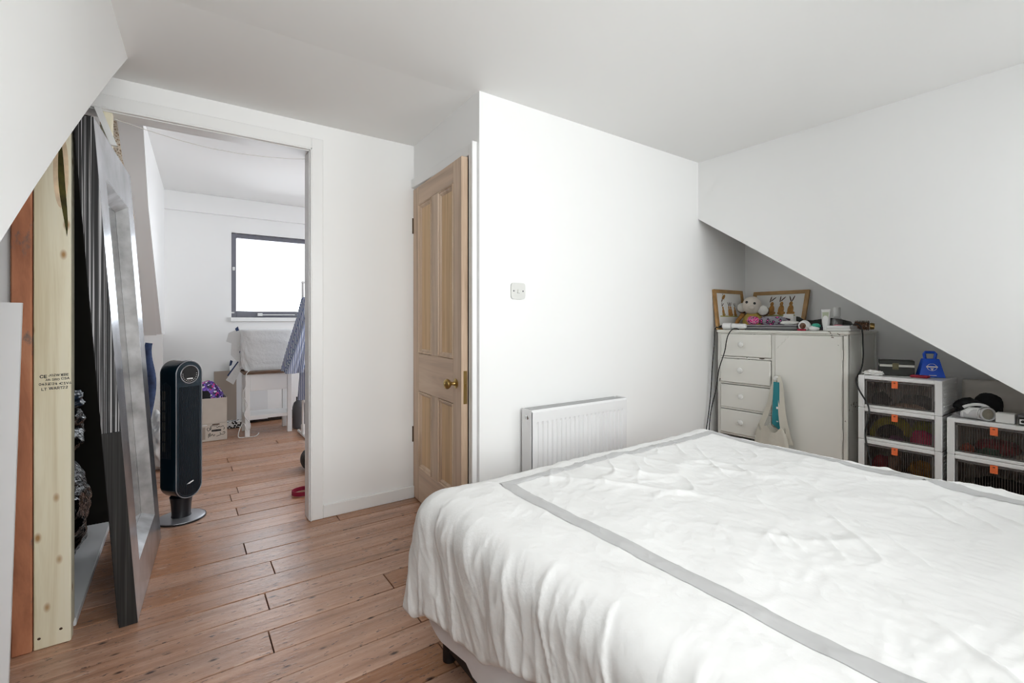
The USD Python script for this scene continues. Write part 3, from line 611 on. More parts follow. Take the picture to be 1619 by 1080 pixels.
part('plate', prism(Polygon([(math.copysign(abs(math.cos(t)) ** 0.32, math.cos(t)) * 0.0455, math.copysign(abs(math.sin(t)) ** 0.32, math.sin(t)) * 0.0435) for t in np.linspace(0, 2 * PI, 60, endpoint=False)]), (1.466, YR + 0.001, 1.294), (1, 0, 0), (0, 0, 1), 0.010), 'switch_plastic', sw, 40)
part('rocker', [rbox((1.460, YR - 0.014, 1.283), (1.472, YR - 0.008, 1.303), 0.002)], 'switch_plastic', sw)
part('rocker_gap', rbox((1.4575, YR - 0.0096, 1.281), (1.4745, YR - 0.0085, 1.286), 0), 'grille_grey', sw)
parts('screw', [lathe([(0, 0.0015), (0.004, 0.001), (0.0045, 0)], (x, YR - 0.009, 1.294), (0, -1, 0), 12) for x in (1.436, 1.496)], 'alu_dark', sw)

# ------------------------------------------------------------------ white cabinet in the recess
C0, C1, CF, CB, CT = 1.142, 1.975, 3.25, 3.70, 1.072
cab = thing('cabinet', 'old off-white painted cabinet with four drawers and a door', 'cabinet', (3.475, 1.56, 0))
part('body', [rbox((CF + 0.004, C0, 0.06), (CB, C0 + 0.02, CT - 0.018), 0.003), rbox((CF + 0.004, C1 - 0.02, 0.06), (CB, C1, CT - 0.018), 0.003), rbox((CB - 0.012, C0, 0.06), (CB, C1, CT - 0.018), 0),
              rbox((CF, C0, 0.06), (CF + 0.02, C0 + 0.026, CT - 0.018), 0.004), rbox((CF, C1 - 0.026, 0.06), (CF + 0.02, C1, CT - 0.018), 0.004),
              rbox((CF, 1.564, 0.06), (CF + 0.02, 1.586, CT - 0.018), 0.002), rbox((CF, C0, 0.06), (CF + 0.02, C1, 0.13), 0.003), rbox((CF + 0.004, C0, 0.10), (CB, C1, 0.115), 0),
              rbox((CF, C0, CT - 0.026), (CF + 0.02, C1, CT - 0.018), 0.001),
              rbox((CF + 0.2, C0 - 0.006, 0.06), (CF + 0.235, C0, CT - 0.02), 0.002), rbox((CB - 0.03, C0 - 0.006, 0.06), (CB, C0, CT - 0.02), 0.002)] +
             [rbox((CF + 0.001, 1.586, z), (CF + 0.3, C1 - 0.026, z + 0.012), 0.001) for z in (0.869, 0.682, 0.501, 0.316)], 'cabinet_worn', cab)
part('top', rbox((CF - 0.012, C0 - 0.012, CT - 0.018), (CB + 0.004, C1 + 0.004, CT), 0.006), 'cabinet_worn', cab)
parts('leg', [rbox((x, y, 0), (x + 0.045, y + 0.045, 0.062), 0.003) for x in (CF, CB - 0.045) for y in (C0, C1 - 0.045)], 'cabinet_paint', cab)
for (z0, z1), dx, tilt in zip(((0.884, 1.044), (0.697, 0.866), (0.515, 0.678), (0.33, 0.497)), (0.0, 0.010, 0.004, 0.006), (0, 0, 0, 0)):
    dr = part('drawer', [rbox((CF - 0.006 - dx, 1.589, z0), (CF + 0.014 - dx, C1 - 0.029, z1), 0.004), rbox((CF + 0.014 - dx, 1.6, z0 + 0.01), (CF + 0.38, 1.608, z1 - 0.03), 0), rbox((CF + 0.014 - dx, C1 - 0.048, z0 + 0.01), (CF + 0.38, C1 - 0.04, z1 - 0.03), 0)], 'cabinet_paint', cab)
    part('knob', lathe([(0.009, 0), (0.008, 0.008), (0.014, 0.012), (0.0195, 0.018), (0.018, 0.025), (0.010, 0.029), (0, 0.03)], (CF - 0.006 - dx, 1.787, 0.5 * (z0 + z1) + 0.006), (-1, 0, 0), 20), 'knob_white', dr)
dr = part('cupboard_door', [rbox((CF - 0.008, C0 + 0.029, 0.135), (CF + 0.012, 1.561, 1.044), 0.003)], 'cabinet_paint', cab)
def corner_orn(y0, sg):
    t = np.linspace(0, 1, 40); pts = [(0, 0)]
    for q in t:
        y = q * 0.085; z = 0.09 - q * 0.09
        w = 0.006 * abs(math.sin(q * PI * 4))
        pts.append((y + w * 0.7, -(z) - w * 0.7))
    pts.append((0.085, 0))
    P = Polygon([(y, z) for y, z in pts]).buffer(0)
    P = max(getattr(P, 'geoms', [P]), key=lambda g: g.area)
    return prism(P, (CF - 0.0105, y0, 1.040), (0, sg, 0), (0, 0, 1), 0.004 if sg < 0 else 0.004)
for y0, sg in ((C0 + 0.033, 1), (1.557, -1)):
    m = corner_orn(y0, sg); m.vertices[:, 0] = np.where(m.vertices[:, 0] > CF - 0.0105 + 0.001, CF - 0.007, np.where(m.vertices[:, 0] < CF - 0.0115, CF - 0.007, CF - 0.0105))
    trimesh.repair.fix_normals(m); part('carved_corner', m, 'cabinet_worn', dr)
part('knob', lathe([(0.009, 0), (0.008, 0.010), (0.016, 0.014), (0.02, 0.020), (0.018, 0.027), (0.010, 0.031), (0, 0.032)], (CF - 0.008, 1.541, 0.756), (-1, 0, 0), 20), 'knob_white', dr)
parts('hinge', [tube([(CF - 0.008, C0 + 0.027, z - 0.03), (CF - 0.008, C0 + 0.027, z + 0.03)], 0.004, 8) for z in (0.93, 0.45)], 'cabinet_paint', dr)

# tote bag hung on the cupboard knob
bag = thing('tote_bag', 'cream canvas tote bag with a teal panel hung on the cabinet knob', 'bag', (3.215, 1.53, 0.74))
def ribbon(path, width, wdir, th=0.003):
    P = np.asarray(path, float); W = np.asarray(wdir, float); W = W / np.linalg.norm(W)
    wd = np.broadcast_to(np.asarray(width, float), (len(P),))[:, None]
    T = np.gradient(P, axis=0); N = np.cross(T, W); N /= np.linalg.norm(N, axis=1, keepdims=True) + 1e-9
    V = np.stack([P - W * wd / 2 - N * th / 2, P + W * wd / 2 - N * th / 2, P + W * wd / 2 + N * th / 2, P - W * wd / 2 + N * th / 2], 1).reshape(-1, 3); F = []
    for i in range(len(P) - 1):
        for q in range(4):
            l = (q + 1) % 4; F += [[4*i+q, 4*i+l, 4*i+4+l], [4*i+q, 4*i+4+l, 4*i+4+q]]
    e = 4 * (len(P) - 1); F += [[0, 2, 1], [0, 3, 2], [e, e + 1, e + 2], [e, e + 2, e + 3]]
    m = trimesh.Trimesh(V, F, process=False); trimesh.repair.fix_normals(m); return m
def spl(pts, n=24):
    from scipy.interpolate import CubicSpline
    P = np.asarray(pts, float); t = np.r_[0, np.cumsum(np.linalg.norm(np.diff(P, axis=0), axis=1))]
    return CubicSpline(t, P)(np.linspace(0, t[-1], n))
part('handle', ribbon(spl([(3.222, 1.535, 0.776), (3.216, 1.548, 0.745), (3.205, 1.575, 0.60), (3.19, 1.62, 0.45), (3.19, 1.65, 0.36)]), np.linspace(0.026, 0.05, 24), (0.25, 1, 0)), 'canvas', bag)
part('handle', ribbon(spl([(3.222, 1.532, 0.776), (3.210, 1.515, 0.745), (3.195, 1.497, 0.60), (3.185, 1.475, 0.45), (3.19, 1.45, 0.34)]), np.linspace(0.026, 0.058, 24), (-0.25, 1, 0)), 'canvas', bag)
part('handle', ribbon(spl([(3.226, 1.541, 0.777), (3.222, 1.553, 0.73), (3.214, 1.545, 0.60), (3.205, 1.535, 0.45), (3.205, 1.53, 0.34)]), 0.03, (0, 1, 0)), 'canvas', bag)
part('printed_panel', prism([(-0.012, 0.735), (0.022, 0.735), (0.030, 0.42), (-0.022, 0.46)], (3.196, 1.533, 0), (0, -1, 0), (0, 0, 1), 0.006), 'teal_print', bag, label='teal printed panel')
parts('print_mark', [rbox((3.1885, 1.511, 0.56), (3.1905, 1.527, 0.575), 0), rbox((3.1885, 1.515, 0.475), (3.1905, 1.525, 0.482), 0)], 'print_white', bag)
part('body', gridv(lambda a, b: np.stack([3.168 + 0.03 * np.cos(a * 2 * PI) + 0.014 * np.sin(7 * a * 2 * PI) * (1 - b), 1.545 + (0.085 + 0.075 * (1 - b)) * np.sin(a * 2 * PI), 0.10 + 0.33 * b + 0.02 * np.sin(5 * a * 2 * PI) * b]), np.linspace(0, 1, 50), np.linspace(0, 1, 14)), 'canvas', bag, True)

# ------------------------------------------------------------------ drawer towers
def tower(ya, yb, zt, nu, label):
    """ya > yb: left and right edge along the front at x = 3.2"""
    XF, XBk = 3.2, 3.50
    t = thing('drawer_tower', label, 'storage drawers', (3.35, (ya + yb) / 2, 0))
    P = 0.183; fr = []
    for u in range(nu):
        z1 = zt - u * P; z0 = z1 - P
        fr = [rbox((XF, yb, z0 + 0.001), (XF + 0.014, yb + 0.03, z1), 0.003), rbox((XF, ya - 0.03, z0 + 0.001), (XF + 0.014, ya, z1), 0.003),
              rbox((XF, yb + 0.03, z1 - 0.021), (XF + 0.014, ya - 0.03, z1), 0.003), rbox((XF, yb + 0.03, z0 + 0.001), (XF + 0.014, ya - 0.03, z0 + 0.017), 0.003),
              rbox((XF + 0.014, yb + 0.003, z0 + 0.001), (XBk, yb + 0.006, z1 - 0.004), 0), rbox((XF + 0.014, ya - 0.006, z0 + 0.001), (XBk, ya - 0.003, z1 - 0.004), 0),
              rbox((XBk - 0.003, yb + 0.003, z0 + 0.001), (XBk, ya - 0.003, z1), 0), rbox((XF + 0.014, yb + 0.003, z0 + 0.001), (XBk, ya - 0.003, z0 + 0.005), 0)]
        fr += [rbox((XF + 0.04, y, z0 + 0.02 + 0.022 * q), (XBk - 0.02, y + 0.004, z0 + 0.026 + 0.022 * q), 0.001) for y in (yb, ya - 0.004) for q in range(7)]
        if u == 0: fr.append(rbox((XF + 0.012, yb, z1 - 0.004), (XBk, ya, z1), 0.001))
        part('unit_frame', fr, 'white_plastic', t)
        y0, y1, a, b = yb + 0.033, ya - 0.033, z0 + 0.019, z1 - 0.024
        d = part('drawer_front', rbox((XF + 0.005, y0 + 0.008, a + 0.008), (XF + 0.007, y1 - 0.008, b - 0.008), 0), 'smoked', t, False)
        part('rim', [rbox((XF + 0.002, y0, a), (XF + 0.010, y0 + 0.009, b), 0.002), rbox((XF + 0.002, y1 - 0.009, a), (XF + 0.010, y1, b), 0.002), rbox((XF + 0.002, y0, b - 0.009), (XF + 0.010, y1, b), 0.002), rbox((XF + 0.002, y0, a), (XF + 0.010, y1, a + 0.006), 0.002)], 'smoked_edge', d)
        nr = int((y1 - y0 - 0.02) / 0.0095)
        tb = tube([(XF + 0.0045, 0, a + 0.006), (XF + 0.0045, 0, b - 0.009)], 0.0019, 6, False)
        part('ribs', [xf(tb, loc=(0, y0 + 0.013 + q * 0.0095, 0)) for q in range(nr)], 'smoked_rib', d, True, kind='stuff')
        part('catch_tag', [prism(sbox(-0.0105, -0.030, 0.0105, 0.003).buffer(0.003).difference(sbox(-0.004, -0.006, 0.004, -0.001)), (XF - 0.001, (ya + yb) / 2 + 0.012, b - 0.002), (0, -1, 0), (0, 0, 1), 0.004)], 'orange_plastic', d, label='orange catch tag')
    part('plinth', rbox((XF + 0.01, yb + 0.01, 0), (XBk - 0.01, ya - 0.01, zt - nu * P), 0.003), 'white_plastic', t)
    return t
tower(1.075, 0.708, 0.824, 4, 'taller white drawer tower with smoked ribbed fronts next to the cabinet')
tower(0.690, 0.323, 0.642, 3, 'lower white drawer tower with smoked ribbed fronts at the right edge')
def cloth(name, label, cat, c, s, m, seed, flat, amp=0.3, freq=2.2, rot=0, group=None, sub=4):
    return single(name, blob(c, s, amp, freq, seed, sub, flat, rot), m, label, cat, group, True)
zu = lambda zt, u: zt - (u + 1) * 0.183 + 0.006     # floor of unit u
a0, a1, a2 = zu(.824, 0), zu(.824, 1), zu(.824, 2); b0, b1 = zu(.642, 0), zu(.642, 1)
cloth('folded_clothes', 'dark crumpled clothes at the right of the taller tower, top drawer', 'clothes', (3.33, 0.84, a0 + 0.03), (0.045, 0.075, 0.05), 'dark_mixed', 1, a0)
cloth('folded_clothes', 'black crumpled cloth at the left end of the taller tower, top drawer', 'clothes', (3.29, 0.99, a0 + 0.03), (0.045, 0.04, 0.05), 'black_cloth', 2, a0)
cloth('folded_clothes', 'beige cloth along the front of the taller tower, top drawer', 'clothes', (3.24, 0.86, a0 + 0.012), (0.02, 0.075, 0.026), 'beige_cloth', 3, a0)
single('bag_handle_bundle', [tube(spl([(3.25, 1.02, a1 + .01), (3.245, 1.005, a1 + .07), (3.25, 0.955, a1 + .11), (3.25, 0.90, a1 + .11), (3.25, 0.865, a1 + .08), (3.25, 0.86, a1 + .04)], 40), np.r_[np.linspace(.012, .026, 30), np.linspace(.026, .018, 10)], 14)], 'lime_cloth', 'lime yellow cloth loop in the second drawer of the taller tower', 'clothes', None, True)
cloth('running_top', 'lime cloth at the back of the taller tower, second drawer', 'clothes', (3.36, 0.81, a1 + .055), (0.05, 0.06, 0.065), 'lime_cloth', 5, a1)
cloth('running_top', 'neon pink cloth in the second drawer of the taller tower', 'clothes', (3.25, 0.795, a1 + .03), (0.03, 0.055, 0.05), 'pink_neon', 6, a1, 0.25)
cloth('running_top', 'purple cloth in the second drawer of the taller tower', 'clothes', (3.235, 0.91, a1 + .012), (0.018, 0.03, 0.025), 'purple_cloth', 7, a1, 0.25)
cloth('running_top', 'dark cloth behind the lime loop in the second drawer', 'clothes', (3.35, 0.96, a1 + .03), (0.05, 0.06, 0.06), 'black_cloth', 8, a1)
cloth('folded_clothes', 'ochre cloth in the third drawer of the taller tower', 'clothes', (3.26, 0.80, a2 + .05), (0.04, 0.06, 0.045), 'ochre_cloth', 9, a2)
cloth('folded_clothes', 'grey beige cloth in the third drawer of the taller tower', 'clothes', (3.26, 0.92, a2 + .05), (0.04, 0.03, 0.07), 'beige_cloth', 10, a2)
cloth('folded_clothes', 'red and dark cloth in the third drawer of the taller tower', 'clothes', (3.27, 0.985, a2 + .04), (0.05, 0.04, 0.05), 'red_cloth', 11, a2)
cloth('folded_clothes', 'long red cloth in the top drawer of the lower tower', 'clothes', (3.35, 0.53, b0 + .035), (0.045, 0.085, 0.04), 'red_cloth', 12, b0)
cloth('folded_clothes', 'orange cloth in the top drawer of the lower tower', 'clothes', (3.258, 0.622, b0 + .015), (0.028, 0.026, 0.035), 'orange_cloth', 13, b0)
cloth('folded_clothes', 'dark green cloth in the top drawer of the lower tower', 'clothes', (3.25, 0.54, b0 + .012), (0.03, 0.045, 0.03), 'green_cloth', 14, b0)
cloth('trainer', 'black and white shoe in the top drawer of the lower tower', 'shoe', (3.29, 0.385, b0 + .03), (0.035, 0.025, 0.04), 'black_cloth', 15, b0)
cloth('trainer', 'pale grey shoe sole in the top drawer of the lower tower', 'shoe', (3.245, 0.43, b0 + .015), (0.016, 0.02, 0.02), 'plush_white', 16, b0)
cloth('folded_clothes', 'black clothes in the second drawer of the lower tower', 'clothes', (3.31, 0.50, b1 + .035), (0.05, 0.10, 0.04), 'black_cloth', 17, b1)
# ------------------------------------------------------------------ left: studs, boards, bags, leaning mirror
zs = lambda y: roof(y) - 0.004
st = thing('timber_stud', 'new pale pine stud stamped with black grading marks', 'timber', (-0.366, 2.28, 0))
part('stud', rbox((-0.414, 2.258, 0.002), (-0.319, 2.303, zs(2.258)), 0.003), 'stud_pine', st)
tx = lambda s, h, x, z, b=False: text(s, h, (x, 2.2575, z), (1, 0, 0), (0, 0, 1), 0.0004, b)
HS = 0.84
rows = [('CE', .0125, -.399, .936), ('JOZW A', .0085, -.377, .941), ('VBE', .0095, -.346, .941), ('AR:', .0075, -.384, .926), ('SRO', .0085, -.368, .926), ('CSA', .0095, -.345, .928),
        ('0432', .0095, -.401, .911), ('C24 +', .0095, -.376, .911), ('C1V6', .0095, -.347, .911), ('LT', .0105, -.395, .893), ('WART', .0105, -.376, .895), ('22', .0105, -.342, .896)]
part('grading_stamp', [tx(r[0], r[1] * HS, r[2], r[3], True) for r in rows], 'print_black', st, False)
# the long resin scar and the crack
sc_ = spl([(-.347, 2.2575, 1.78), (-.344, 2.2575, 1.70), (-.340, 2.2575, 1.60), (-.332, 2.2575, 1.50), (-.329, 2.2575, 1.43)], 40)
wv = 0.010 * np.sin(np.linspace(0.15, PI, 40)) ** 0.8
Pl = [(p[0] - w, p[2]) for p, w in zip(sc_, wv)] + [(p[0] + w * .7, p[2]) for p, w in zip(sc_[::-1], wv[::-1])]
plain('resin', (0.05, 0.045, 0.008), 0.25, var=0.5, vscale=30)
plain('knot_pink', (0.74, 0.57, 0.38), 0.55, var=0.2, vscale=20)
Pk = [(-.345 + .020 * math.cos(t) , 1.66 + .13 * math.sin(t)) for t in np.linspace(0, 2 * PI, 40, endpoint=False)]
part('knot', prism(Polygon(Pk), (0, 2.2577, 0), (1, 0, 0), (0, 0, 1), 0.0003), 'knot_pink', st)
part('resin_scar', prism(Polygon(Pl).buffer(0), (0, 2.2574, 0), (1, 0, 0), (0, 0, 1), 0.0004), 'resin', st)
parts('screw', [lathe([(0, .0005), (.004, .0005), (.0045, 0)], (x, 2.2578, z), (0, -1, 0), 10) for x, z in ((-.400, .04), (-.345, .055))], 'hinge_iron', st)
single('timber_stud', rbox((-0.408, 2.305, 0.032), (-0.322, 2.35, zs(2.305)), 0.003), 'stud_pine', 'pale pine stud close behind the stamped stud', 'timber')
single('old_timber', rbox((-0.468, 2.252, 0.002), (-0.4165, 2.30, zs(2.252)), 0.004), 'old_timber', 'old red-brown timber post left of the new pine stud', 'timber')
tf = thing('timber_framing', 'yellow pine rafter end, post and thin pale batten at the top left of the doorway', 'timber', (-0.31, 2.85, 2.0))
part('post', rbox((-0.303, 2.856, 1.72), (-0.262, 2.905, 2.115), 0.003), 'stud_pine', tf)
part('batten', hull([(x + dx, y, z) for x, z in ((-0.345, 2.165), (-0.268, 1.945)) for dx in (0, 0.026) for y in (2.83, 2.852)]), 'trim_paint', tf)
part('rafter', prism([(2.356, roof(2.356) - .09), (2.60, roof(2.60) - .09), (2.82, roof(2.7) - .06), (2.82, roof(2.66) - 0.005), (2.655, roof(2.655) - .005), (2.356, roof(2.356) - .005)], (-0.372, 0, 0), (0, 1, 0), (0, 0, 1), 0.045), 'stud_pine', tf)
mat('chipboard', {'g': ('geometry', {}), 'v': ('voronoi_texture', {'scale': 75, 'randomness': 1.0}), 'r': ('rgb_ramp', {'ramp': [(0, (0.12, 0.07, 0.04)), (0.35, (0.5, 0.38, 0.27)), (0.6, (0.75, 0.66, 0.55)), (1, (0.16, 0.10, 0.06))]}), 'b': ('bump', {'distance': 0.004}), 'p': ('principled_bsdf', {'roughness': 0.9})},
    [('g.position', 'v.vector'), ('v.distance', 'r.fac'), ('v.distance', 'b.height'), ('b.normal', 'p.normal'), ('r.color', 'p.base_color')])
single('chipboard_offcut', prism([(-0.315, 1.62), (-0.21, 1.70), (-0.232, 1.86), (-0.262, 2.02), (-0.292, 2.28), (-0.36, 2.28)], (0, 3.32, 0), (1, 0, 0), (0, 0, 1), 0.02), 'chipboard', 'rough flaky chipboard edge above the leaning mirror', 'board')
single('floor_board_sheet', rbox((-0.80, 2.36, 0.001), (-0.319, 3.40, 0.03), 0.003), 'board_white', 'pale board lying on the floor behind the stamped stud', 'board')
def clipz(m, z):
    m.vertices[:, 2] = np.minimum(m.vertices[:, 2], z + 0.02 * (meshkit.noise(m.vertices * 25, 3) - 1)); return m
mat('bin_bag', {'g': ('geometry', {}), 'v': ('noise_texture', {'scale': 22, 'detail': 3, 'distortion': 2.0}), 'b': ('bump', {'distance': 0.014}), 'p': ('principled_bsdf', {'base_color': (0.004, 0.0045, 0.006), 'roughness': 0.07})},
    [('g.position', 'v.vector'), ('v.fac', 'b.height'), ('b.normal', 'p.normal')])
single('bin_bag', clipz(blob((-0.52, 2.93, 0.27), (0.17, 0.30, 0.26), 0.25, 2.5, 31, 5, 0.031), 0.49), 'bin_bag', 'large shiny black bin bag behind the pine stud', 'bag', None, True)
single('bin_bag', clipz(blob((-0.53, 2.95, 0.62), (0.15, 0.26, 0.15), 0.3, 2.8, 32, 5, 0.492), 0.735), 'bin_bag', 'smaller dark plastic bag piled on top of the large bin bag', 'bag', None, True)
plain('blue_film', (0.05, 0.09, 0.17), 0.2, bump=0.012, bscale=40)
single('plastic_wrap', blob((-0.44, 2.93, 0.77), (0.07, 0.13, 0.05), 0.35, 3, 33, 4, 0.737), 'blue_film', 'bluish crumpled plastic film on top of the black bags', 'plastic', None, True)

wood('ash_streak', [(0.40, (0.010, 0.010, 0.011)), (0.52, (0.03, 0.03, 0.032)), (0.58, (0.42, 0.42, 0.43)), (0.66, (0.62, 0.62, 0.63)), (0.72, (0.06, 0.06, 0.06))], (260, 40, 0.9), 0.5, bump=0.0003, distort=0.5, detail=2.0)
wood('ash_dark', [(0.40, (0.010, 0.010, 0.010)), (0.62, (0.025, 0.025, 0.024)), (0.72, (0.07, 0.07, 0.068))], (170, 40, 1.6), 0.55, bump=0.0003, distort=0.5, detail=3.0)
plain('pewter', (0.50, 0.51, 0.54), 0.24, metal=0.92, bump=0.0006, bscale=9, var=0.25, vscale=7)
plain('silver_wash', (0.52, 0.53, 0.54), 0.35, metal=0.45, bump=0.0008, bscale=25, var=0.3, vscale=11)
mir = thing('floor_mirror', 'tall black ash framed mirror leaning sideways in the doorway', 'mirror', (-0.12, 2.66, 0))
MA = np.array([-0.133, 2.252, 0.003]); MU = np.array([0.057, 0.9984, 0]); MU /= np.linalg.norm(MU)
MV = np.array([-0.0678, 0.0, 1.0]); MV = MV - MU * (MV @ MU); MV /= np.linalg.norm(MV); MN = np.cross(MU, MV)     # MN points to the room
ML, MH, MT = 0.822, 1.872, 0.055
o = [0.0, ML, 0.0, MH]; i_ = [0.142, 0.665, 0.175, 1.685]
def mpr(pts, d0, d1): return prism(pts, MA + MN * d0, MU, MV, d1 - d0)
part('stile', mpr([(0, 0), (i_[0], i_[2]), (i_[0], i_[3]), (0, MH)], -MT, -0.0015), 'black_lacquer', mir)
part('stile', mpr([(ML, 0), (ML, MH), (i_[1], i_[3]), (i_[1], i_[2])], -MT, -0.0015), 'black_lacquer', mir)
part('rail', mpr([(0, 0), (ML, 0), (i_[1], i_[2]), (i_[0], i_[2])], -MT, -0.0015), 'black_lacquer', mir)
part('rail', mpr([(0, MH), (i_[0], i_[3]), (i_[1], i_[3]), (ML, MH)], -MT, -0.0015), 'black_lacquer', mir)
for nm, pp in (('stile_face', [(0, 0), (i_[0], i_[2]), (i_[0], i_[3]), (0, MH)]), ('stile_face', [(ML, 0), (ML, MH), (i_[1], i_[3]), (i_[1], i_[2])]), ('rail_face', [(0, 0), (ML, 0), (i_[1], i_[2]), (i_[0], i_[2])]), ('rail_face', [(0, MH), (i_[0], i_[3]), (i_[1], i_[3]), (ML, MH)])):
    part(nm, mpr(pp, -0.0015, 0), 'pewter', mir, label='polished grey front of the frame')
cor = [(i_[0], i_[2]), (i_[1], i_[2]), (i_[1], i_[3]), (i_[0], i_[3])]; sg = [(1, 1), (-1, 1), (-1, -1), (1, -1)]
for k in range(4):
    j = (k + 1) % 4; P = []
    for (q, w) in ((cor[k], sg[k]), (cor[j], sg[j])):
        for ofs, dp in ((0, -0.0005), (0, -MT + 0.006), (0.035, -MT + 0.0085), (0.002, -0.0005)):
            P.append(MA + MU * (q[0] + w[0] * ofs) + MV * (q[1] + w[1] * ofs) + MN * dp)
    part('bevel', hull(P), 'silver_wash', mir, 20, 'silver grey sloping inner bevel')
part('mirror_glass', mpr([(i_[0] - .01, i_[2] - .01), (i_[1] + .01, i_[2] - .01), (i_[1] + .01, i_[3] + .01), (i_[0] - .01, i_[3] + .01)], -MT + 0.004, -MT + 0.008), 'mirror_glass', mir, False)
part('back_board', mpr([(0.01, 0.01), (ML - 0.01, 0.01), (ML - 0.01, MH - 0.01), (0.01, MH - 0.01)], -MT - 0.004, -MT + 0.002), 'black_plastic', mir)
def side(v0, v1):
    A = np.c_[MU, MV, MN]; m = rbox((-0.0015, v0, -MT), (0, v1, -0.0005), 0); m.vertices = m.vertices @ A.T + MA; return m
part('edge_veneer', side(0.725, MH), 'ash_streak', mir, label='streaked grey upper edge of the frame')
part('edge_veneer', side(0.0, 0.7235), 'ash_dark', mir, label='dark lower edge of the frame')

# ------------------------------------------------------------------ tower heater
plain('heater_blue', (0.006, 0.022, 0.036), 0.22, metal=0.35, coat_weight=0.5, coat_roughness=0.1)
plain('heater_dark', (0.006, 0.008, 0.012), 0.35)
plain('satin_grey', (0.32, 0.32, 0.34), 0.3, metal=0.6)
plain('champagne', (0.45, 0.38, 0.28), 0.4, metal=0.6)
ht = thing('tower_heater', 'dark blue tower fan heater with round display standing by the mirror', 'fan heater', (0.0, 3.31, 0))
HA = math.radians(33); hn = np.array([math.sin(HA), -math.cos(HA), 0]); hu = np.array([math.cos(HA), math.sin(HA), 0]); HC = np.array([0.0, 3.31, 0]); hz = np.array([0, 0, 1.0])
def hp(x, y, n): return HC + hu * x + hz * y + hn * n
def caps_ring(r, z0, z1, k=40):
    t = np.linspace(0, 2 * PI, k, endpoint=False)
    return [(r * math.cos(a), (z1 - 0.078 + r * math.sin(a)) if math.sin(a) >= 0 else (z0 + 0.078 + r * math.sin(a))) for a in t]
HZ0, HZ1 = 0.125, 0.912
pts = []
for r, n in ((0.062, -0.078), (0.074, -0.068), (0.078, -0.05), (0.078, 0.052), (0.075, 0.064), (0.068, 0.070)):
    pts += [hp(x, z, n) for x, z in caps_ring(r, HZ0, HZ1)]
part('body', hull(pts), 'heater_blue', ht, 30)
part('front_grille', [tube([hp(x, HZ0 + 0.078 - math.sqrt(max(0.062 ** 2 - x * x, 0)) * 0.9, 0.0705), hp(x, HZ1 - 0.15, 0.0705)], 0.0021, 6) for x in np.arange(-0.056, 0.0561, 0.007)], 'heater_dark', ht, kind='stuff')
part('side_vents', [tube([hp(-0.0775, 0.36, n), hp(-0.0775, 0.79 - 0.02 * abs(q - 5) / 5, n)], 0.0016, 6) for q, n in enumerate(np.linspace(-0.050, 0.03, 11))], 'heater_dark', ht, kind='stuff')
part('vent_trim', [tube([hp(-0.0785, z, n), hp(-0.0785, z + 0.05, n)], 0.0012, 6) for n in (-0.035, -0.019) for z in np.arange(0.40, 0.74, 0.058)], 'champagne', ht, kind='stuff')
part('bezel', tube([hp(x, z, 0.068) for x, z in caps_ring(0.0725, HZ0, HZ1, 48)], 0.0028, 8, closed=True), 'satin_grey', ht)
dc = hp(0, HZ1 - 0.080, 0.070)
dsp = part('display', lathe([(0, 0.004), (0.047, 0.004), (0.047, 0)], dc, hn, 40), 'black_plastic', ht)
part('display_ring', tube([dc + (hu * math.cos(a) + hz * math.sin(a)) * 0.050 + hn * 0.003 for a in np.linspace(0, 2 * PI, 40, endpoint=False)], 0.0032, 8, closed=True), 'satin_grey', dsp)
part('display_mark', [prism(sbox(-0.017, -0.028, 0.017, -0.021), dc + hn * 0.0042, hu, hz, 0.0004)] + [prism(Polygon([(0.0022 * math.cos(q), 0.0022 * math.sin(q)) for q in np.linspace(0, 2 * PI, 8, endpoint=False)]), dc + hn * 0.0042 + (hu * math.cos(a) + hz * math.sin(a)) * 0.039, hu, hz, 0.0004) for a in np.linspace(PI * 0.97, PI * 2.03, 13)], 'print_white', dsp, False, kind='stuff')
part('logo', prism([(-0.022, -0.004), (-0.006, -0.006), (0.018, 0.004), (0.016, 0.010), (-0.004, 0.004)], hp(0.004, 0.215, 0.0735), hu, hz, 0.0006), 'print_white', ht)
part('neck', lathe([(0.05, 0.012), (0.046, 0.03), (0.05, 0.09), (0.056, 0.13)], HC), 'heater_dark', ht)
part('foot_plate', lathe([(0, 0), (0.118, 0), (0.120, 0.004), (0.118, 0.010), (0.108, 0.014), (0.05, 0.017), (0, 0.017)], HC, n=48), 'satin_grey', ht)
part('foot_rim', lathe([(0.1195, 0.0005), (0.1215, 0.0005), (0.1215, 0.009), (0.1195, 0.009)], HC, n=48), 'black_plastic', ht)

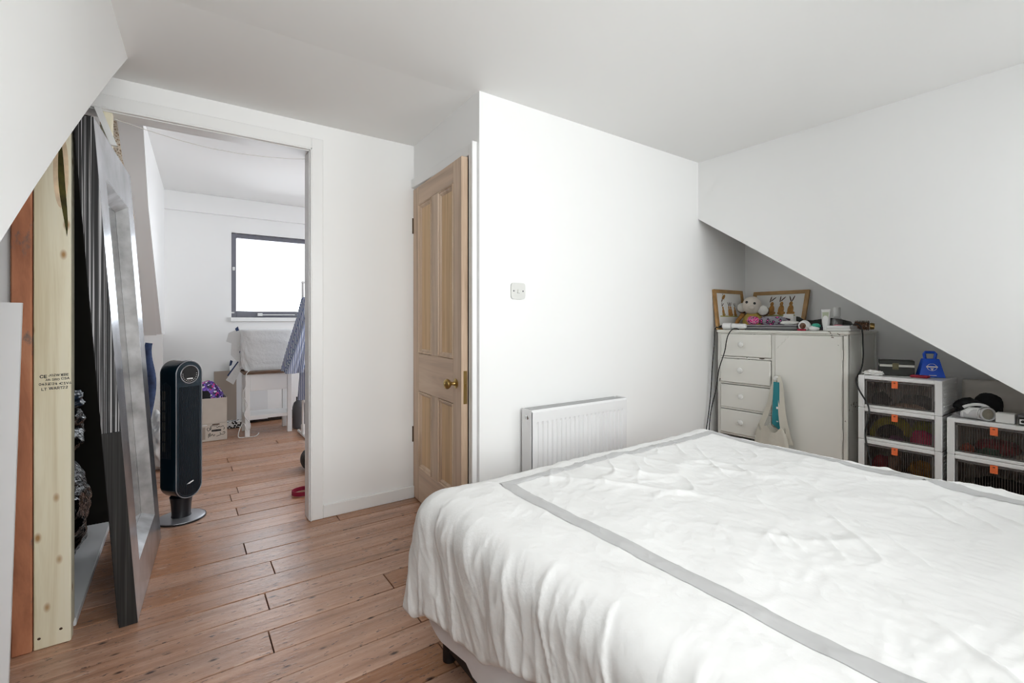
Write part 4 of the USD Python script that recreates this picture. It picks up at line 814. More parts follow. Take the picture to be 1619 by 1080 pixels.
# ------------------------------------------------------------------ far room things
plain('carton', (0.60, 0.54, 0.47), 0.8, var=0.08, vscale=6)
plain('carton_dark', (0.36, 0.30, 0.25), 0.8)
bx = thing('carton', 'low pale cardboard box printed with black doodles', 'box', (0.2, 5.42, 0))
part('body', rbox((0.03, 5.285, 0.0), (0.362, 5.56, 0.165), 0.003), 'carton', bx)
pr = [prism(sbox(0.235, 0.088, 0.312, 0.106), (0, 5.2845, 0), (1, 0, 0), (0, 0, 1), 0.0005)]
def scrib(pts, r=0.0022): return tube(spl([(x, 5.284, z) for x, z in pts], 24), r, 5)
pr += [scrib(p) for p in ([(0.225, .135), (.245, .145), (.27, .142), (.285, .148)], [(.21, .13), (.20, .115), (.208, .10), (.222, .11), (.215, .125)], [(.222, .125), (.232, .13), (.228, .112), (.22, .105)],
     [(.275, .132), (.285, .125), (.295, .134), (.305, .126), (.32, .132), (.334, .128)], [(.335, .12), (.338, .105), (.33, .10)], [(.305, .075), (.308, .06), (.34, .06), (.342, .075), (.325, .07)],
     [(.21, .06), (.225, .07), (.23, .05), (.24, .065), (.25, .05), (.262, .062)], [(.275, .04), (.29, .046), (.31, .05)], [(.21, .035), (.215, .065), (.222, .04)])]
part('doodle_print', pr, 'print_black', bx, False, kind='stuff')
part('patch', prism(sbox(0.12, 0.02, 0.185, 0.135), (0, 5.2848, 0), (1, 0, 0), (0, 0, 1), 0.0004), 'carton_dark', bx)
part('tape', prism(sbox(0.13, 0.150, 0.20, 0.158), (0, 5.2846, 0), (1, 0, 0), (0, 0, 1), 0.0005), 'print_white', bx)
part('handle_slot', prism(sbox(0.24, 0.150, 0.30, 0.160), (0, 5.2846, 0), (1, 0, 0), (0, 0, 1), 0.0005), 'hinge_iron', bx)
bx = thing('carton', 'plain open cardboard box holding a purple sequinned bag', 'box', (0.2, 5.42, 0.167))
for k, (lo, hi) in enumerate((((0.032, 5.288, .167), (0.36, 5.292, .405)), ((0.032, 5.552, .167), (0.36, 5.556, .405)), ((0.032, 5.292, .167), (0.036, 5.552, .405)), ((0.356, 5.292, .167), (0.36, 5.552, .405)), ((0.032, 5.288, .166), (0.36, 5.556, .170)))):
    part('side' if k < 4 else 'bottom', rbox(lo, hi, 0.001), 'carton', bx)
mat('sequins', {'g': ('geometry', {}), 'v': ('voronoi_texture', {'scale': 60}), 's': ('separate_color', {}), 'r': ('rgb_ramp', {'ramp': [(0, (0.02, 0.01, 0.06)), (0.3, (0.10, 0.03, 0.30)), (0.5, (0.18, 0.08, 0.45)), (0.62, (0.65, 0.03, 0.25)), (0.75, (0.25, 0.15, 0.6)), (0.88, (0.8, 0.75, 0.9)), (1, (0.7, 0.1, 0.4))], 'interpolate': False}), 'p': ('principled_bsdf', {'roughness': 0.25})},
    [('g.position', 'v.vector'), ('v.color', 's.color'), ('s.r', 'r.fac'), ('r.color', 'p.base_color')])
sb = thing('sequin_bag', 'purple and pink sequinned bag with a dark front stuffed in the open box', 'bag', (0.2, 5.42, 0.4))
part('body', blob((0.20, 5.43, 0.36), (0.145, 0.115, 0.20), 0.10, 2.5, 41, 4, 0.175), 'sequins', sb, True)
part('front_pocket', blob((0.185, 5.385, 0.40), (0.11, 0.075, 0.10), 0.05, 2, 42, 4), 'black_cloth', sb, True)
single('grey_card', hull([(x, y + (0.6 - z) * -0.06, z) for x in (0.285, 0.492) for y in (5.93, 5.935) for z in (0.001, 0.60)]), 'carton_dark', 'brown grey card sheet leaning behind the cardboard boxes', 'card')
single('white_board', hull([(x, y + (0.7 - z) * -0.08, z) for x in (0.43, 0.80) for y in (5.985, 5.995) for z in (0.04, 0.70)]), 'board_white', 'white board leaning on the far wall beside the bedside table', 'board')
mat('pattern_bw', {'g': ('geometry', {}), 'v': ('voronoi_texture', {'scale': 45}), 'r': ('rgb_ramp', {'ramp': [(0, K0), (0.5, (0.75, 0.75, 0.75))], 'interpolate': False}), 'p': ('principled_bsdf', {})}, [('g.position', 'v.vector'), ('v.distance', 'r.fac'), ('r.color', 'p.base_color')])
single('patterned_box', rbox((0.39, 5.78, 0.002), (0.60, 5.87, 0.075), 0.004), 'pattern_bw', 'small black and white patterned box on the far floor', 'box')
single('dark_skirting', rbox((-0.14, YW - 0.018, 0.002), (2.6, YW - 0.001, 0.10), 0.003), 'floor_gap', 'dark skirting strip along the far wall', 'skirting')
wood('walnut_top', [(0.3, (0.10, 0.05, 0.025)), (0.7, (0.22, 0.12, 0.065))], (3, 30, 30), 0.4)
bt = thing('bedside_table', 'white bedside table with a dark wooden top and low shelf', 'table', (0.725, 5.45, 0))
TX0, TX1, TY0, TY1 = 0.512, 0.935, 5.28, 5.62
part('table_top', rbox((TX0 - .015, TY0 - .015, 0.612), (TX1 + .015, TY1, 0.637), 0.003), 'walnut_top', bt)
for x in (TX0, TX1 - .042):
    for y in (TY0, TY1 - .042): part('leg', rbox((x, y, 0.001), (x + .042, y + .042, 0.612), 0.003), 'trim_paint', bt)
part('drawer_front', rbox((TX0 + .042, TY0 + .004, 0.445), (TX1 - .042, TY0 + .02, 0.611), 0.002), 'trim_paint', bt)
parts('apron', [rbox((TX0 + .004, TY0 + .042, 0.445), (TX0 + .02, TY1 - .042, 0.611), 0.002), rbox((TX1 - .02, TY0 + .042, 0.445), (TX1 - .004, TY1 - .042, 0.611), 0.002), rbox((TX0 + .042, TY1 - .02, 0.445), (TX1 - .042, TY1 - .006, 0.611), 0.002)], 'trim_paint', bt)
part('shelf', rbox((TX0 + .01, TY0 + .008, 0.165), (TX1 - .01, TY1 - .005, 0.20), 0.002), 'trim_paint', bt)
plain('towel_white', (0.70, 0.70, 0.69), 0.95, bump=0.003, bscale=40)
def cover(a, b):
    # draped cloth over a boxy thing: superellipse footprint, soft top
    t = a * 2 * PI; e = 0.28
    c_, s_ = np.sign(np.cos(t)) * np.abs(np.cos(t)) ** e, np.sign(np.sin(t)) * np.abs(np.sin(t)) ** e
    r = np.clip(b * 2.0, 0, 1); dz = np.clip(b * 2 - 1, 0, 1)
    wob = 0.02 * (meshkit.fbm(np.stack([np.cos(t) * 2.2, np.sin(t) * 2.2, dz * 5 + 3], -1), 3, 51) - 0.5) * (0.4 + dz)
    x = 0.735 + (0.262 * r - 0.02 * r ** 8 + wob + 0.012 * dz) * c_; y = 5.50 + (0.13 * r + wob + 0.01 * dz) * s_
    z = 1.062 - 0.02 * r ** 6 - dz * (0.40 + 0.03 * np.sin(3 * t)) + 0.012 * (meshkit.fbm(np.stack([x * 6, y * 6, 0 * x], -1), 2, 52) - 0.5)
    return np.stack([x, y, np.maximum(z, 0.641)])
cv = thing('towel_cover', 'white towel draped over a boxy thing on the bedside table', 'towel', (0.735, 5.5, 0.64))
part('cover', thicken(gridv(cover, np.linspace(0, 1, 120), np.linspace(0, 1, 60)), -0.002), 'towel_white', cv, True)
def flap(pts, y, m='towel_white'): return prism(pts, (0, y, 0), (1, 0, 0), (0, 0, 1), 0.006)
part('hanging_fold', flap([(0.385, 1.02), (0.478, 1.065), (0.505, 0.875), (0.365, 0.935)], 5.452), 'towel_white', cv)
part('hanging_fold', flap([(0.41, 0.935), (0.505, 0.86), (0.505, 0.67), (0.405, 0.80)], 5.444), 'towel_white', cv)
part('hanging_fold', flap([(0.36, 0.555), (0.478, 0.745), (0.494, 0.66), (0.425, 0.505)], 5.434), 'towel_white', cv)
parts('dark_stripe', [flap([(0.372, 0.60), (0.462, 0.735), (0.47, 0.728), (0.38, 0.59)], 5.4335), flap([(0.39, 0.69), (0.40, 0.75), (0.42, 0.74), (0.41, 0.70)], 5.443), flap([(0.475, 0.83), (0.495, 0.85), (0.502, 0.81), (0.485, 0.80)], 5.443), flap([(0.44, 1.06), (0.465, 1.085), (0.475, 1.045), (0.452, 1.035)], 5.451)], 'denim', cv)
single('white_cable', tube(spl([(0.545, 5.262, 0.648), (0.515, 5.252, 0.60), (0.515, 5.262, 0.5), (0.49, 5.262, 0.42), (0.53, 5.262, 0.32), (0.505, 5.262, 0.22), (0.555, 5.262, 0.10), (0.535, 5.262, 0.06), (0.50, 5.262, 0.14), (0.455, 5.262, 0.05), (0.455, 5.26, 0.012), (0.52, 5.24, 0.008), (0.58, 5.22, 0.008), (0.63, 5.26, 0.03)], 90), 0.0042, 7), 'white_plastic', 'tangled white cable hanging down the bedside table', 'cable', None, True)
# clothes rail with a striped shirt, mostly hidden behind the jamb
rl = thing('clothes_rail', 'white metal clothes rail behind the doorway jamb', 'clothes rail', (1.4, 5.0, 0))
for x in (0.985, 1.85):
    part('post', tube([(x, 5.0, 0.03), (x, 5.0, 1.52)], 0.011, 12), 'white_plastic', rl)
    part('foot', tube([(x, 4.78, 0.014), (x, 5.22, 0.014)], 0.012, 12), 'white_plastic', rl)
    part('joint', lathe([(0.016, 0), (0.018, 0.01), (0.018, 0.09), (0.014, 0.1)], (x, 5.0, 0.02)), 'white_plastic', rl)
part('top_rail', tube([(0.97, 5.0, 1.52), (1.87, 5.0, 1.52)], 0.011, 12), 'white_plastic', rl)
mat('shirt_stripe', {'g': ('texture_coordinate', {}), 'w': ('wave_texture', {'bands_direction': 'x', 'scale': 38.0, 'distortion': 1.2, 'detail': 1.0, 'detail_scale': 1.0}), 'r': ('rgb_ramp', {'ramp': [(0, (0.03, 0.06, 0.19)), (0.5, (0.05, 0.09, 0.25)), (0.62, (0.62, 0.66, 0.74)), (1, (0.70, 0.73, 0.78))]}), 'p': ('principled_bsdf', {'roughness': 0.85})},
    [('g.object', 'w.vector'), ('w.fac', 'r.fac'), ('r.color', 'p.base_color')])
sh = thing('striped_shirt', 'blue and white striped shirt hanging on the clothes rail', 'shirt', (1.05, 4.93, 0.9))
def shirt(a, b):
    t = a * 2 * PI
    w = np.interp(b, [0, .06, .14, .5, 1], [0.06, 0.13, 0.16, 0.17, 0.17]); d = np.interp(b, [0, .1, 1], [0.03, 0.06, 0.07])
    f = 1 + 0.20 * np.sin(t * 7 + b * 2) * b + 0.12 * np.sin(t * 13 + 1) * b
    return np.stack([1.13 + w * np.cos(t) * f, 4.95 + d * np.sin(t) * f, 1.42 - b * 1.05])
part('body', thicken(gridv(shirt, np.linspace(0, 1, 110), np.linspace(0, 1, 50)), 0.002), 'shirt_stripe', sh, True)
def sleeve(a, b):
    t = a * 2 * PI; r = 0.05 + 0.035 * b
    f = 1 + 0.22 * np.sin(t * 4 + b * 4) * b + 0.1 * np.sin(t * 9 + b * 9)
    return np.stack([1.01 - 0.145 * b + r * np.cos(t) * f, 4.90 - 0.05 * b + 0.8 * r * np.sin(t) * f, 1.36 - 0.70 * b + 0.015 * np.sin(t)])
part('sleeve', thicken(gridv(sleeve, np.linspace(0, 1, 80), np.linspace(0, 1, 50)), 0.002), 'shirt_stripe', sh, True)
part('hanger', tube(spl([(0.99, 4.95, 1.36), (1.13, 4.95, 1.44), (1.13, 4.95, 1.50), (1.14, 4.97, 1.54)], 24), 0.004, 8), 'hinge_iron', sh)
plain('bottle_grey', (0.10, 0.10, 0.105), 0.35)
single('grey_canister', lathe([(0, 0), (0.062, 0), (0.066, 0.01), (0.066, 0.22), (0.052, 0.27), (0.03, 0.29), (0.03, 0.33), (0, 0.33)], (1.03, 5.42, 0.001)), 'bottle_grey', 'dark grey canister on the floor by the clothes rail', 'canister', None, 40)
plain('collar_red', (0.30, 0.008, 0.045), 0.5)
single('red_strap', ribbon([(0.665 + 0.075 * math.cos(a), 3.33 + 0.06 * math.sin(a), 0.0145) for a in np.linspace(0, 2 * PI, 40)], 0.026, (0, 0, 1), 0.004), 'collar_red', 'dark red strap loop lying on the floor at the jamb', 'strap', None, True)
single('black_boot', blob((0.805, 3.86, 0.075), (0.06, 0.12, 0.075), 0.1, 2, 61, 4, 0.002), 'black_rubber', 'black shoe half hidden behind the doorway jamb', 'shoe', None, True)
single('blue_cloth', [tube(spl([(-0.20, 4.50, 0.97), (-0.205, 4.50, 0.86), (-0.185, 4.51, 0.70), (-0.20, 4.5, 0.52), (-0.24, 4.36, 0.30), (-0.25, 4.32, 0.045)], 40), np.linspace(0.022, 0.045, 40), 12)], 'denim', 'dark blue rolled cloth standing behind the mirror edge', 'cloth', None, True)
single('white_bag', blob((-0.13, 4.55, 0.2), (0.12, 0.14, 0.22), 0.3, 2.5, 62, 4, 0.002), 'towel_white', 'crumpled white bag on the floor behind the heater', 'bag', None, True)
single('string', tube([(x, 2.93, z) for x, z in zip(np.linspace(-0.262, 0.594, 40), np.interp(np.linspace(0, 1, 40), [0, .16, .3, .45, .6, .75, .9, 1], [2.098, 2.072, 2.053, 2.041, 2.040, 2.048, 2.062, 2.078]))], 0.0018, 6), 'cabinet_paint', 'thin string sagging across the top of the doorway', 'string', None, True)
# ------------------------------------------------------------------ on top of the cabinet
T0 = CT + 0.001
def picture(name, label, o, u, v, w, h, fw, draw):
    """o bottom-left of the frame front, u right, v up (leaning), front normal u x v"""
    o, u, v = map(lambda q: np.asarray(q, float), (o, u, v)); u /= np.linalg.norm(u); v /= np.linalg.norm(v); n = np.cross(u, v)
    t = thing(name, label, 'picture', o + u * w / 2)
    out = [(0, 0), (w, 0), (w, h), (0, h)]; inn = [(fw, fw), (w - fw, fw), (w - fw, h - fw), (fw, h - fw)]
    for k in range(4):
        j = (k + 1) % 4
        part('frame_bar', prism([out[k], out[j], inn[j], inn[k]], o - n * 0.018, u, v, 0.018), 'oak', t)
    part('print', prism(sbox(fw - .002, fw - .002, w - fw + .002, h - fw + .002), o - n * 0.012, u, v, 0.003), 'paper', t, False)
    for nm, m_, polys in draw: part(nm, [prism(p, o - n * 0.009, u, v, 0.0006) for p in polys], m_, t, False)
    return t
def el(cx, cy, rx, ry, rot=0, k=20):
    a = np.linspace(0, 2 * PI, k, endpoint=False); c, s = math.cos(rot), math.sin(rot)
    return Polygon([(cx + rx * math.cos(q) * c - ry * math.sin(q) * s, cy + rx * math.cos(q) * s + ry * math.sin(q) * c) for q in a])
def rabbit(cx, cy, s, lean=0.0, mirror=1):
    body = unary_union([el(cx, cy + .034 * s, .019 * s, .034 * s), el(cx + mirror * .004 * s, cy + .012 * s, .026 * s, .013 * s), el(cx - mirror * .002 * s, cy + .075 * s, .011 * s, .015 * s)])
    ears = [el(cx - .010 * s + lean * s * .01, cy + .108 * s, .0035 * s, .022 * s, 0.35 + lean), el(cx + .008 * s + lean * s * .01, cy + .108 * s, .0035 * s, .022 * s, -0.35 + lean)]
    return body, ears
bs, es = [], []
for c, s, l in (((0.108), .80, -.5), ((0.19), .85, .1), ((0.215), .85, -.1), ((0.27), .8, .3)):
    b, e_ = rabbit(c, 0.105, s, l); bs.append(b); es += e_
b, e_ = rabbit(0.125, 0.232, .35, -.8); bs.append(b); es += e_
bs.append(el(0.13, 0.25, 0.028, 0.012, 0.6)); es.append(el(0.105, 0.225, 0.018, 0.005, 1.0))
picture('picture_frame', 'smaller oak framed hare print leaning in the corner behind the plush toy', (3.275, 1.985, T0), (1, 0.0, 0), (0, 0.11, 1), 0.40, 0.305, 0.026,
        [('hare_print', 'hare_brown', [q for b in bs for q in getattr(b, 'geoms', [b])]), ('hare_ears', 'hare_dark', es), ('grass', 'grass_print', [sbox(0.06, 0.098, 0.30, 0.106), el(0.11, 0.12, 0.018, 0.012)])])
bs, es = [], []
for c, l in ((0.155, .5), (0.225, .4), (0.292, 0)):
    b, e_ = rabbit(c, 0.115, 1.12, -l); bs.append(b); es += e_
picture('picture_frame', 'wider oak framed hare print leaning at the back of the cabinet top', (3.655, 1.968, T0), (0.0, -1, 0), (0.20, -0.06, 1), 0.405, 0.298, 0.026,
        [('hare_print', 'hare_brown', [q for b in bs for q in getattr(b, 'geoms', [b])]), ('hare_ears', 'hare_dark', es), ('grass', 'grass_print', [sbox(0.10, 0.106, 0.33, 0.114)])])
toy = thing('plush_toy', 'cream plush animal with round white ears and a mustard body', 'plush toy', (3.52, 1.86, T0))
part('body', blob((3.54, 1.865, T0 + .055), (0.062, 0.075, 0.078), 0.06, 2, 71, 4, T0), 'mustard', toy, True)
hd = part('head', blob((3.515, 1.86, 1.255), (0.062, 0.066, 0.067), 0.03, 2, 72, 4), 'plush_cream', toy, True)
for y, z, x in ((1.944, 1.240, 3.53), (1.779, 1.214, 3.52)):
    ear = part('ear', ell((x, y, z), (0.018, 0.038, 0.036)), 'plush_white', toy, True)
    part('ear_back', ell((x + 0.008, y, z - 0.005), (0.018, 0.041, 0.039)), 'hare_dark', ear, True)
for y, z, ex in ((1.868, 1.277, 3.456), (1.818, 1.267, 3.472)):
    part('eye', ell((ex, y, z), (0.008, 0.010, 0.010), 2), 'black_plastic', hd, True)
part('muzzle', ell((3.468, 1.838, 1.237), (0.020, 0.024, 0.018)), 'plush_cream', hd, True)
part('arm', tube([(3.50, 1.92, 1.19), (3.49, 1.955, 1.14), (3.485, 1.975, 1.09)], [0.014, 0.014, 0.012], 10), 'hare_brown', toy, True)
part('leg', tube([(3.50, 1.915, T0 + .022), (3.46, 1.95, T0 + .02)], 0.02, 12), 'plush_white', toy, True)
# laptops and small clutter
lp = thing('laptop', 'closed silver laptop at the bottom of the pile', 'laptop', (3.42, 1.66, T0))
part('base', rbox((3.30, 1.45, T0), (3.47, 1.80, T0 + .012), 0.004), 'alu_dark', lp); part('lid', rbox((3.30, 1.45, T0 + .0125), (3.47, 1.80, T0 + .020), 0.003), 'alu', lp)
lp = thing('laptop', 'closed dark grey laptop on top of the silver laptop', 'laptop', (3.42, 1.66, T0 + .021))
part('base', rbox((3.305, 1.452, T0 + .021), (3.465, 1.788, T0 + .030), 0.003), 'alu_dark', lp); part('lid', rbox((3.305, 1.452, T0 + .0305), (3.465, 1.788, T0 + .036), 0.002), 'alu', lp)
LT = T0 + .0365
st_ = thing('hair_styler', 'white hair styler tube at the left front of the cabinet top', 'hair styler', (3.29, 1.90, T0))
part('barrel', lathe([(0, 0), (0.020, 0.002), (0.0245, 0.008), (0.0245, 0.07), (0.021, 0.075), (0.019, 0.16), (0.012, 0.17), (0, 0.17)], (3.285, 1.955, T0 + .0255), (0.10, -1, 0.0)), 'white_plastic', st_, 30)
part('cuff', lathe([(0.0248, 0), (0.0252, 0.002), (0.0252, 0.006), (0.0248, 0.008)], (3.2915, 1.89, T0 + .0255), (0.10, -1, 0)), 'grille_grey', st_, 30)
part('cord_end', tube([(3.285, 1.955, T0 + .0255), (3.282, 1.985, T0 + .018)], [0.012, 0.007], 10), 'black_rubber', st_)
single('pink_scrunchie', blob((3.35, 1.765, LT + .030), (0.035, 0.040, 0.030), 0.25, 3.5, 73, 4, LT), 'pink_cloth', 'bright pink bunched scarf on the laptops', 'scarf', None, True)
single('leopard_scarf', blob((3.385, 1.635, LT + .026), (0.045, 0.10, 0.034), 0.30, 2.5, 74, 4, LT), 'leopard_cloth', 'grey and pink leopard print cloth on the laptops', 'cloth', None, True)
single('folded_cloth', blob((3.35, 1.515, LT + .014), (0.035, 0.06, 0.015), 0.18, 2, 75, 4, LT), 'paper', 'folded white and pink cloth at the right end of the laptops', 'cloth', None, True)
single('card_sleeve', rbox((3.432, 1.53, LT), (3.436, 1.595, LT + .075), 0.001), 'paper', 'small white card standing behind the leopard cloth', 'card')
pts = [(1.56, 0.0), (1.56, 0.058), (1.545, 0.055), (1.515, 0.034), (1.46, 0.030), (1.40, 0.040), (1.34, 0.046), (1.29, 0.038), (1.235, 0.022), (1.22, 0.0)]
single('black_case', prism([(-y, z) for y, z in pts], (3.56, 0, T0 + .037), (0, -1, 0), (0, 0, 1), 0.018), 'box_black', 'long black curved case behind the white tube', 'case')
single('case_stand', rbox((3.55, 1.24, T0), (3.585, 1.54, T0 + .036), 0.003), 'dark_mixed', 'dark strip under the long black case', 'case')
mg = thing('tape_holder', 'white holder with a dark red opening next to the laptops', 'tape holder', (3.30, 1.405, T0))
part('shell', blob((3.305, 1.405, T0 + .032), (0.028, 0.036, 0.036), 0.08, 2, 76, 4, T0), 'white_plastic', mg, True)
part('opening', ell((3.279, 1.405, T0 + .032), (0.006, 0.019, 0.019)), 'amber', mg, True)
part('red_tab', rbox((3.262, 1.385, T0), (3.285, 1.432, T0 + .012), 0.003), 'red_cloth', mg)
wp = thing('small_toy', 'small white and green plastic toy in front of the tube', 'toy', (3.30, 1.33, T0))
part('body', blob((3.295, 1.345, T0 + .015), (0.02, 0.032, 0.018), 0.1, 2, 77, 3, T0), 'white_plastic', wp, True); part('cap', blob((3.297, 1.335, T0 + .032), (0.018, 0.026, 0.016), 0.15, 3, 78, 3), 'teal_plastic', wp, True)
tb_ = thing('cream_tube', 'upright white cream tube with a pale green label', 'tube', (3.31, 1.283, T0))
part('cap', lathe([(0, 0), (0.0155, 0), (0.0155, 0.022), (0, 0.022)], (3.31, 1.283, T0)), 'white_plastic', tb_, 30)
part('body', hull([(3.31 + r * math.cos(a) * dx, 1.283 + w * math.sin(a), T0 + z) for z, r, w, dx in ((.0225, .016, .016, 1), (.05, .016, .022, 1), (.135, .002, .0275, 1)) for a in np.linspace(0, 2 * PI, 20, endpoint=False)]), 'white_plastic', tb_, 40)
part('label', hull([(x, 1.283 + s * w, T0 + z) for z, w, x in ((.072, .015, 3.3005), (.118, .018, 3.3045)) for s in (-1, 1) for x in (x - .001, x)]), 'label_green', tb_, False)
single('pink_packet', [blob((3.33, 1.225, T0 + .02), (0.02, 0.034, 0.021), 0.25, 3, 79, 4, T0)], 'pink_paper', 'crumpled pink patterned packet next to the cream tube', 'packet', None, True)
for k, (z0, z1, m_, d_, lab) in enumerate(((0, .016, 'paper', 0, 'white boxed book at the bottom of the right stack'), (.0165, .034, 'white_plastic', .006, 'white boxed book on top of the right stack'))):
    single('book', rbox((3.285 + d_, 1.142 + d_, T0 + z0), (3.44 + d_, 1.272, T0 + z1), 0.002), m_, lab, 'book')
sp = thing('spray_bottle', 'clear plastic bottle with a white cap behind the books', 'bottle', (3.52, 1.33, T0))
part('bottle', lathe([(0, 0.001), (0.034, 0.001), (0.036, 0.01), (0.036, 0.055), (0.026, 0.078), (0.016, 0.09), (0.016, 0.095)], (3.52, 1.30, T0)), 'clear_plastic', sp, 40)
part('cap', lathe([(0, 0.092), (0.020, 0.092), (0.021, 0.10), (0.020, 0.148), (0.016, 0.153), (0, 0.154)], (3.52, 1.30, T0)), 'white_plastic', sp, 40)
br = thing('hair_brush', 'dark round hair brush with an amber end at the right of the cabinet top', 'brush', (3.40, 1.13, T0))
part('barrel', lathe([(0, 0), (0.019, 0.002), (0.022, 0.01), (0.022, 0.07), (0.018, 0.075), (0, 0.075)], (3.42, 1.17, T0 + .0345), (0.3, -1, -0.05)), 'amber', br, 40)
part('bristles', [tube([np.array([3.42 + 0.3 * h, 1.17 - h, T0 + .0345]), np.array([3.42 + 0.3 * h + 0.031 * math.cos(a), 1.17 - h, T0 + .0345 + 0.031 * math.sin(a)])], 0.0014, 5) for h in np.arange(0.008, 0.07, 0.01) for a in np.linspace(0, 2 * PI, 14, endpoint=False)], 'hare_dark', br, True, kind='stuff')
part('end_cap', lathe([(0, 0), (0.018, 0), (0.020, 0.006), (0.018, 0.022), (0, 0.024)], (3.443, 1.095, T0 + .031), (0.3, -1, -0.05)), 'brass', br, 40)
# cables
def cable(label, pts, r=0.0035, n=90): return single('black_cable', tube(spl(pts, n), r, 8), 'black_rubber', label, 'cable', None, True)
cable('black cable hanging down the left side of the cabinet against the wall', [(3.276, 1.99, 1.088), (3.25, 1.993, 1.085), (3.226, 1.985, 1.04), (3.215, 1.992, 0.85), (3.20, 2.0, 0.60), (3.18, 2.005, 0.45), (3.13, 2.005, 0.25), (3.10, 2.0, 0.05)])
cable('black cable crossing the top left drawer of the cabinet', [(3.262, 1.82, 1.0765), (3.232, 1.85, 1.077), (3.216, 1.866, 1.05), (3.212, 1.895, 0.93), (3.208, 1.935, 0.80), (3.205, 1.96, 0.64), (3.195, 1.985, 0.52), (3.165, 1.99, 0.35), (3.12, 1.98, 0.05)])
cable('black cable running from the hair brush down past the taller tower', [(3.395, 1.165, T0 + .038), (3.36, 1.135, T0 + .045), (3.33, 1.105, T0 + .03), (3.30, 1.085, 1.03), (3.285, 1.078, 0.95), (3.262, 1.085, 0.84), (3.215, 1.088, 0.80), (3.185, 1.055, 0.72), (3.182, 1.02, 0.655), (3.18, 1.015, 0.60), (3.182, 1.032, 0.52), (3.18, 1.02, 0.40), (3.18, 1.03, 0.2)], 0.0042)
# ------------------------------------------------------------------ on the towers
A0, B0 = 0.8255, 0.6435
bb = thing('black_box', 'black box with a silver band and clasp on the taller tower', 'box', (3.40, 0.93, A0))
BA = math.radians(20); bu = np.array([math.sin(BA), -math.cos(BA), 0]); bv_ = np.array([math.cos(BA), math.sin(BA), 0]); BO = np.array([3.292, 1.0, A0])
def bbx(x0, x1, y0, y1, z0, z1, r=0.002):
    m = rbox((x0, y0, z0), (x1, y1, z1), r); A = np.c_[bu, bv_, [0, 0, 1]]; m.vertices = m.vertices @ A.T + BO
    if np.linalg.det(A) < 0: m.faces = m.faces[:, ::-1]
    return m
part('body', bbx(0, 0.155, 0, 0.11, 0, 0.049), 'box_black', bb); part('lid', bbx(0, 0.155, 0, 0.11, 0.062, 0.085), 'box_black', bb)
part('band', bbx(0.001, 0.154, 0.001, 0.109, 0.049, 0.062, 0), 'silver_band', bb)
part('clasp', [bbx(0.057, 0.085, -0.004, 0, 0.034, 0.070, 0.001), bbx(0.064, 0.078, -0.008, -0.003, 0.040, 0.060, 0.002)], 'clasp', bb)
cbell = thing('cowbell', 'bright blue cowbell with a loop handle on the taller tower', 'cowbell', (3.40, 0.80, A0))
ba2 = math.radians(28); cu = np.array([math.sin(ba2), -math.cos(ba2), 0]); cv_ = np.array([math.cos(ba2), math.sin(ba2), 0]); CO = np.array([3.39, 0.80, A0])
def fr(hx, hy, z): return [CO + cu * sx * hx + cv_ * sy * hy + np.array([0, 0, z]) for sx in (-1, 1) for sy in (-1, 1)]
part('bell', hull(fr(0.056, 0.036, 0.001) + fr(0.034, 0.022, 0.098) + fr(0.032, 0.020, 0.101)), 'blue_enamel', cbell, 20)
part('handle', tube([CO + cu * x + np.array([0, 0, z]) for x, z in ((-0.022, 0.098), (-0.026, 0.128), (-0.022, 0.136), (0.018, 0.136), (0.024, 0.128), (0.020, 0.098))], 0.0075, 10), 'blue_enamel', cbell)
fo = CO - cv_ * 0.0305 + np.array([0, 0, 0.05]); fv = np.array([0.014 * math.cos(ba2), 0.014 * math.sin(ba2), 0.097]); fv /= np.linalg.norm(fv)
pm = [prism(el(0, 0.006, 0.022, 0.020).difference(el(0, 0.006, 0.0195, 0.0175)), fo - cv_ * 0.0012, cu, fv, 0.0012), prism(sbox(-0.025, 0.004, 0.025, 0.012), fo - cv_ * 0.0012, cu, fv, 0.0014),
      prism(Polygon([(-.008, 0), (.008, 0), (0, -.012)]), fo - cv_ * 0.0012, cu, fv, 0.0012), prism(sbox(-0.016, -0.040, 0.016, -0.036), fo - cv_ * 0.0085, cu, fv, 0.0012)]
part('emblem', pm, 'print_white', cbell, False, 'white round emblem', 'stuff')
single('pink_tin', rbox((3.285, 0.785, A0), (3.335, 0.862, A0 + .012), 0.004), 'red_cloth', 'flat dark pink tin in front of the cowbell', 'tin')
single('paper_scrap', blob((3.245, 1.015, A0 + .012), (0.022, 0.045, 0.016), 0.5, 3, 81, 4, A0), 'paper', 'crumpled white paper scrap at the left of the taller tower top', 'paper', None, True)
single('cloth_hat', [blob((3.33, 0.63, B0 + .045), (0.05, 0.06, 0.05), 0.22, 2, 82, 4, B0)], 'black_cloth', 'black crumpled cloth hat on the lower tower', 'hat', None, True)
single('black_sock_bundle', [blob((3.415, 0.575, B0 + .055), (0.035, 0.055, 0.065), 0.15, 2, 83, 4, B0)], 'black_cloth', 'rounded black bundle behind the handheld vacuum', 'clothes', None, True)
hv = thing('handheld_vacuum', 'white and grey handheld vacuum lying on the lower tower', 'vacuum cleaner', (3.24, 0.59, B0))
vd = np.array([0.02, -1, 0.10]); vd /= np.linalg.norm(vd)
part('nozzle', hull([np.array([3.245 + sx * w, 0.676 - t, B0 + 0.002 + z]) for t, w, z in ((0, .018, 0), (0, .018, .016), (.035, .03, 0), (.035, .03, .036)) for sx in (-1, 1)]), 'clear_plastic', hv, 40)
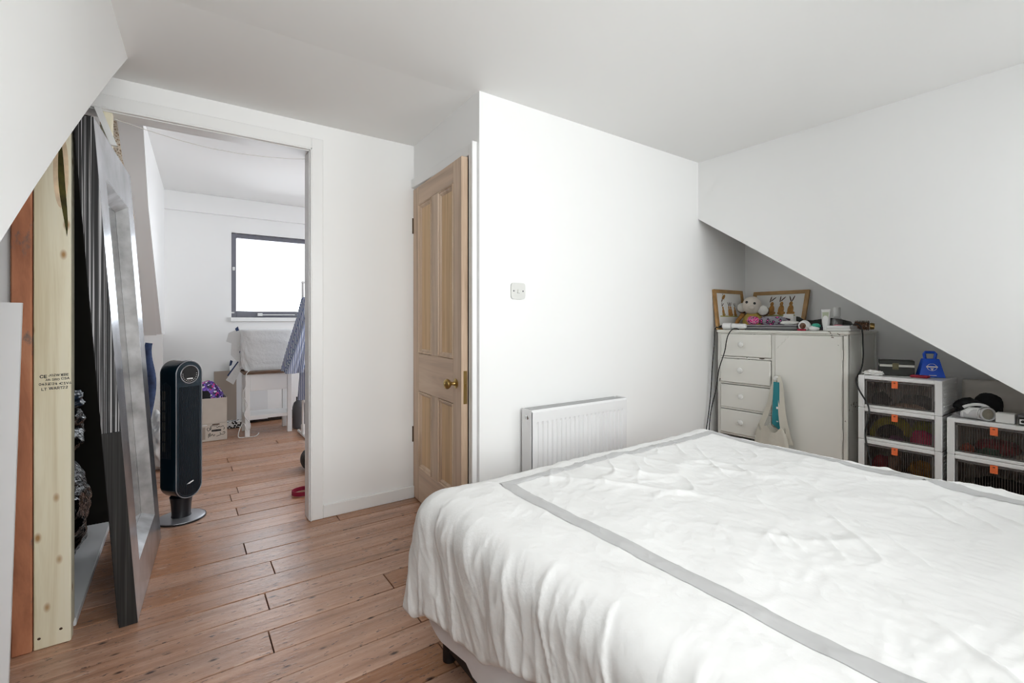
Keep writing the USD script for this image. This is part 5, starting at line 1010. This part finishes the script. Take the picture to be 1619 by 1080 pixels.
part('body', hull([np.array([3.245, 0.645 - t, B0 + c]) + np.array([r * math.cos(a), 0, r * math.sin(a)]) for t, r, c in ((0, .016, .018), (.03, .028, .030), (.075, .030, .032), (.09, .026, .031)) for a in np.linspace(0, 2 * PI, 20, endpoint=False)]), 'white_plastic', hv, 40)
part('dust_cup', hull([np.array([3.240, 0.632 - t, B0 + c]) + np.array([r * math.cos(a), 0, r * math.sin(a)]) for t, r, c in ((0, .018, .022), (.03, .026, .029), (.05, .0275, .030)) for a in np.linspace(0, 2 * PI, 20, endpoint=False)]), 'vac_grey', hv, 40)
part('handle', tube(spl([(3.262, 0.64, B0 + .052), (3.266, 0.60, B0 + .070), (3.266, 0.56, B0 + .068), (3.262, 0.545, B0 + .055)], 20), 0.008, 10), 'white_plastic', hv, True)
vx = np.array([3.232, 0.548, B0 + .034]); va = np.array([-0.75, -0.62, 0.05])
part('motor_ring', lathe([(0.020, -0.03), (0.033, -0.022), (0.0345, 0.0), (0.032, 0.008), (0.026, 0.010), (0.025, 0.004)], vx, va), 'vac_grey', hv, 40)
part('filter', lathe([(0.025, 0.003), (0.012, 0.007), (0, 0.008)], vx, va), 'vac_filter', hv, 40)
part('chrome_ring', lathe([(0.0345, -0.004), (0.036, -0.002), (0.036, 0.002), (0.0345, 0.004)], vx, va), 'chrome', hv, 40)
single('white_box', rbox((3.235, 0.455, B0), (3.285, 0.52, B0 + .046), 0.002), 'paper', 'plain small white box beside the handheld vacuum', 'box')
gb = thing('lettered_box', 'small black box with pale lettering at the right edge', 'box', (3.27, 0.40, B0))
part('body', rbox((3.225, 0.325, B0), (3.315, 0.443, B0 + .036), 0.002), 'box_black', gb); part('lid', rbox((3.224, 0.324, B0 + .0365), (3.316, 0.444, B0 + .050), 0.002), 'alu_dark', gb)
part('lettering', [prism(sbox(0, 0, 0.085, 0.018).buffer(0.002), (3.2248, 0.436, B0 + .009), (0, -1, 0), (0, 0, 1), 0.0005)], 'print_white', gb, False)
part('lettering_marks', [prism(el(0.010, 0.009, 0.008, 0.007), (3.2242, 0.436, B0 + .009), (0, -1, 0), (0, 0, 1), 0.0005), text('OMROOM', 0.010, (3.2242, 0.413, B0 + .013), (0, -1, 0), (0, 0, 1), 0.0005, True)], 'print_black', gb, False, None, 'stuff')
single('black_pot', lathe([(0, 0.001), (0.030, 0.001), (0.036, 0.01), (0.040, 0.055), (0.037, 0.055), (0.033, 0.012), (0, 0.010)], (3.268, 0.376, B0 + .0505)), 'cup_black', 'black pot standing on the lettered box', 'pot', None, 40)
def pil(a, b):
    x = a * 2 - 1; y = b * 2 - 1
    return x, y
def pillow(center, ux, uy, w, h, th):
    ux, uy = np.asarray(ux, float), np.asarray(uy, float); uz = np.cross(ux, uy); n = 40; ms = []
    for s in (1, -1):
        def fn(a, b):
            x, y = a * 2 - 1, b * 2 - 1
            t = ((1 - x ** 4) * (1 - y ** 4)) ** 0.55
            wr = 0.02 * (meshkit.fbm(np.stack([x * 2, y * 2, 0 * x + s], -1), 3, 91) - 0.5) * t
            ex, ey = x * (1 - 0.06 * (1 - y ** 2) ** 0 * (1 - np.abs(y)) * 0), y
            P = np.asarray(center)[:, None, None] + ux[:, None, None] * (ex * w / 2) + uy[:, None, None] * (ey * h / 2) + uz[:, None, None] * (s * (th / 2 * t) + wr)
            return P
        m = grid(fn, n, n)
        if s < 0: m.faces = m.faces[:, ::-1]
        ms.append(m)
    return ms
m = pillow((3.535, 0.525, B0 + .089), (0.05, -1, 0.03), (0.42, 0.05, 0.9), 0.345, 0.19, 0.07)
single('cushion', m, 'pillow_beige', 'beige cushion propped behind the black hat under the slope', 'cushion', None, True)
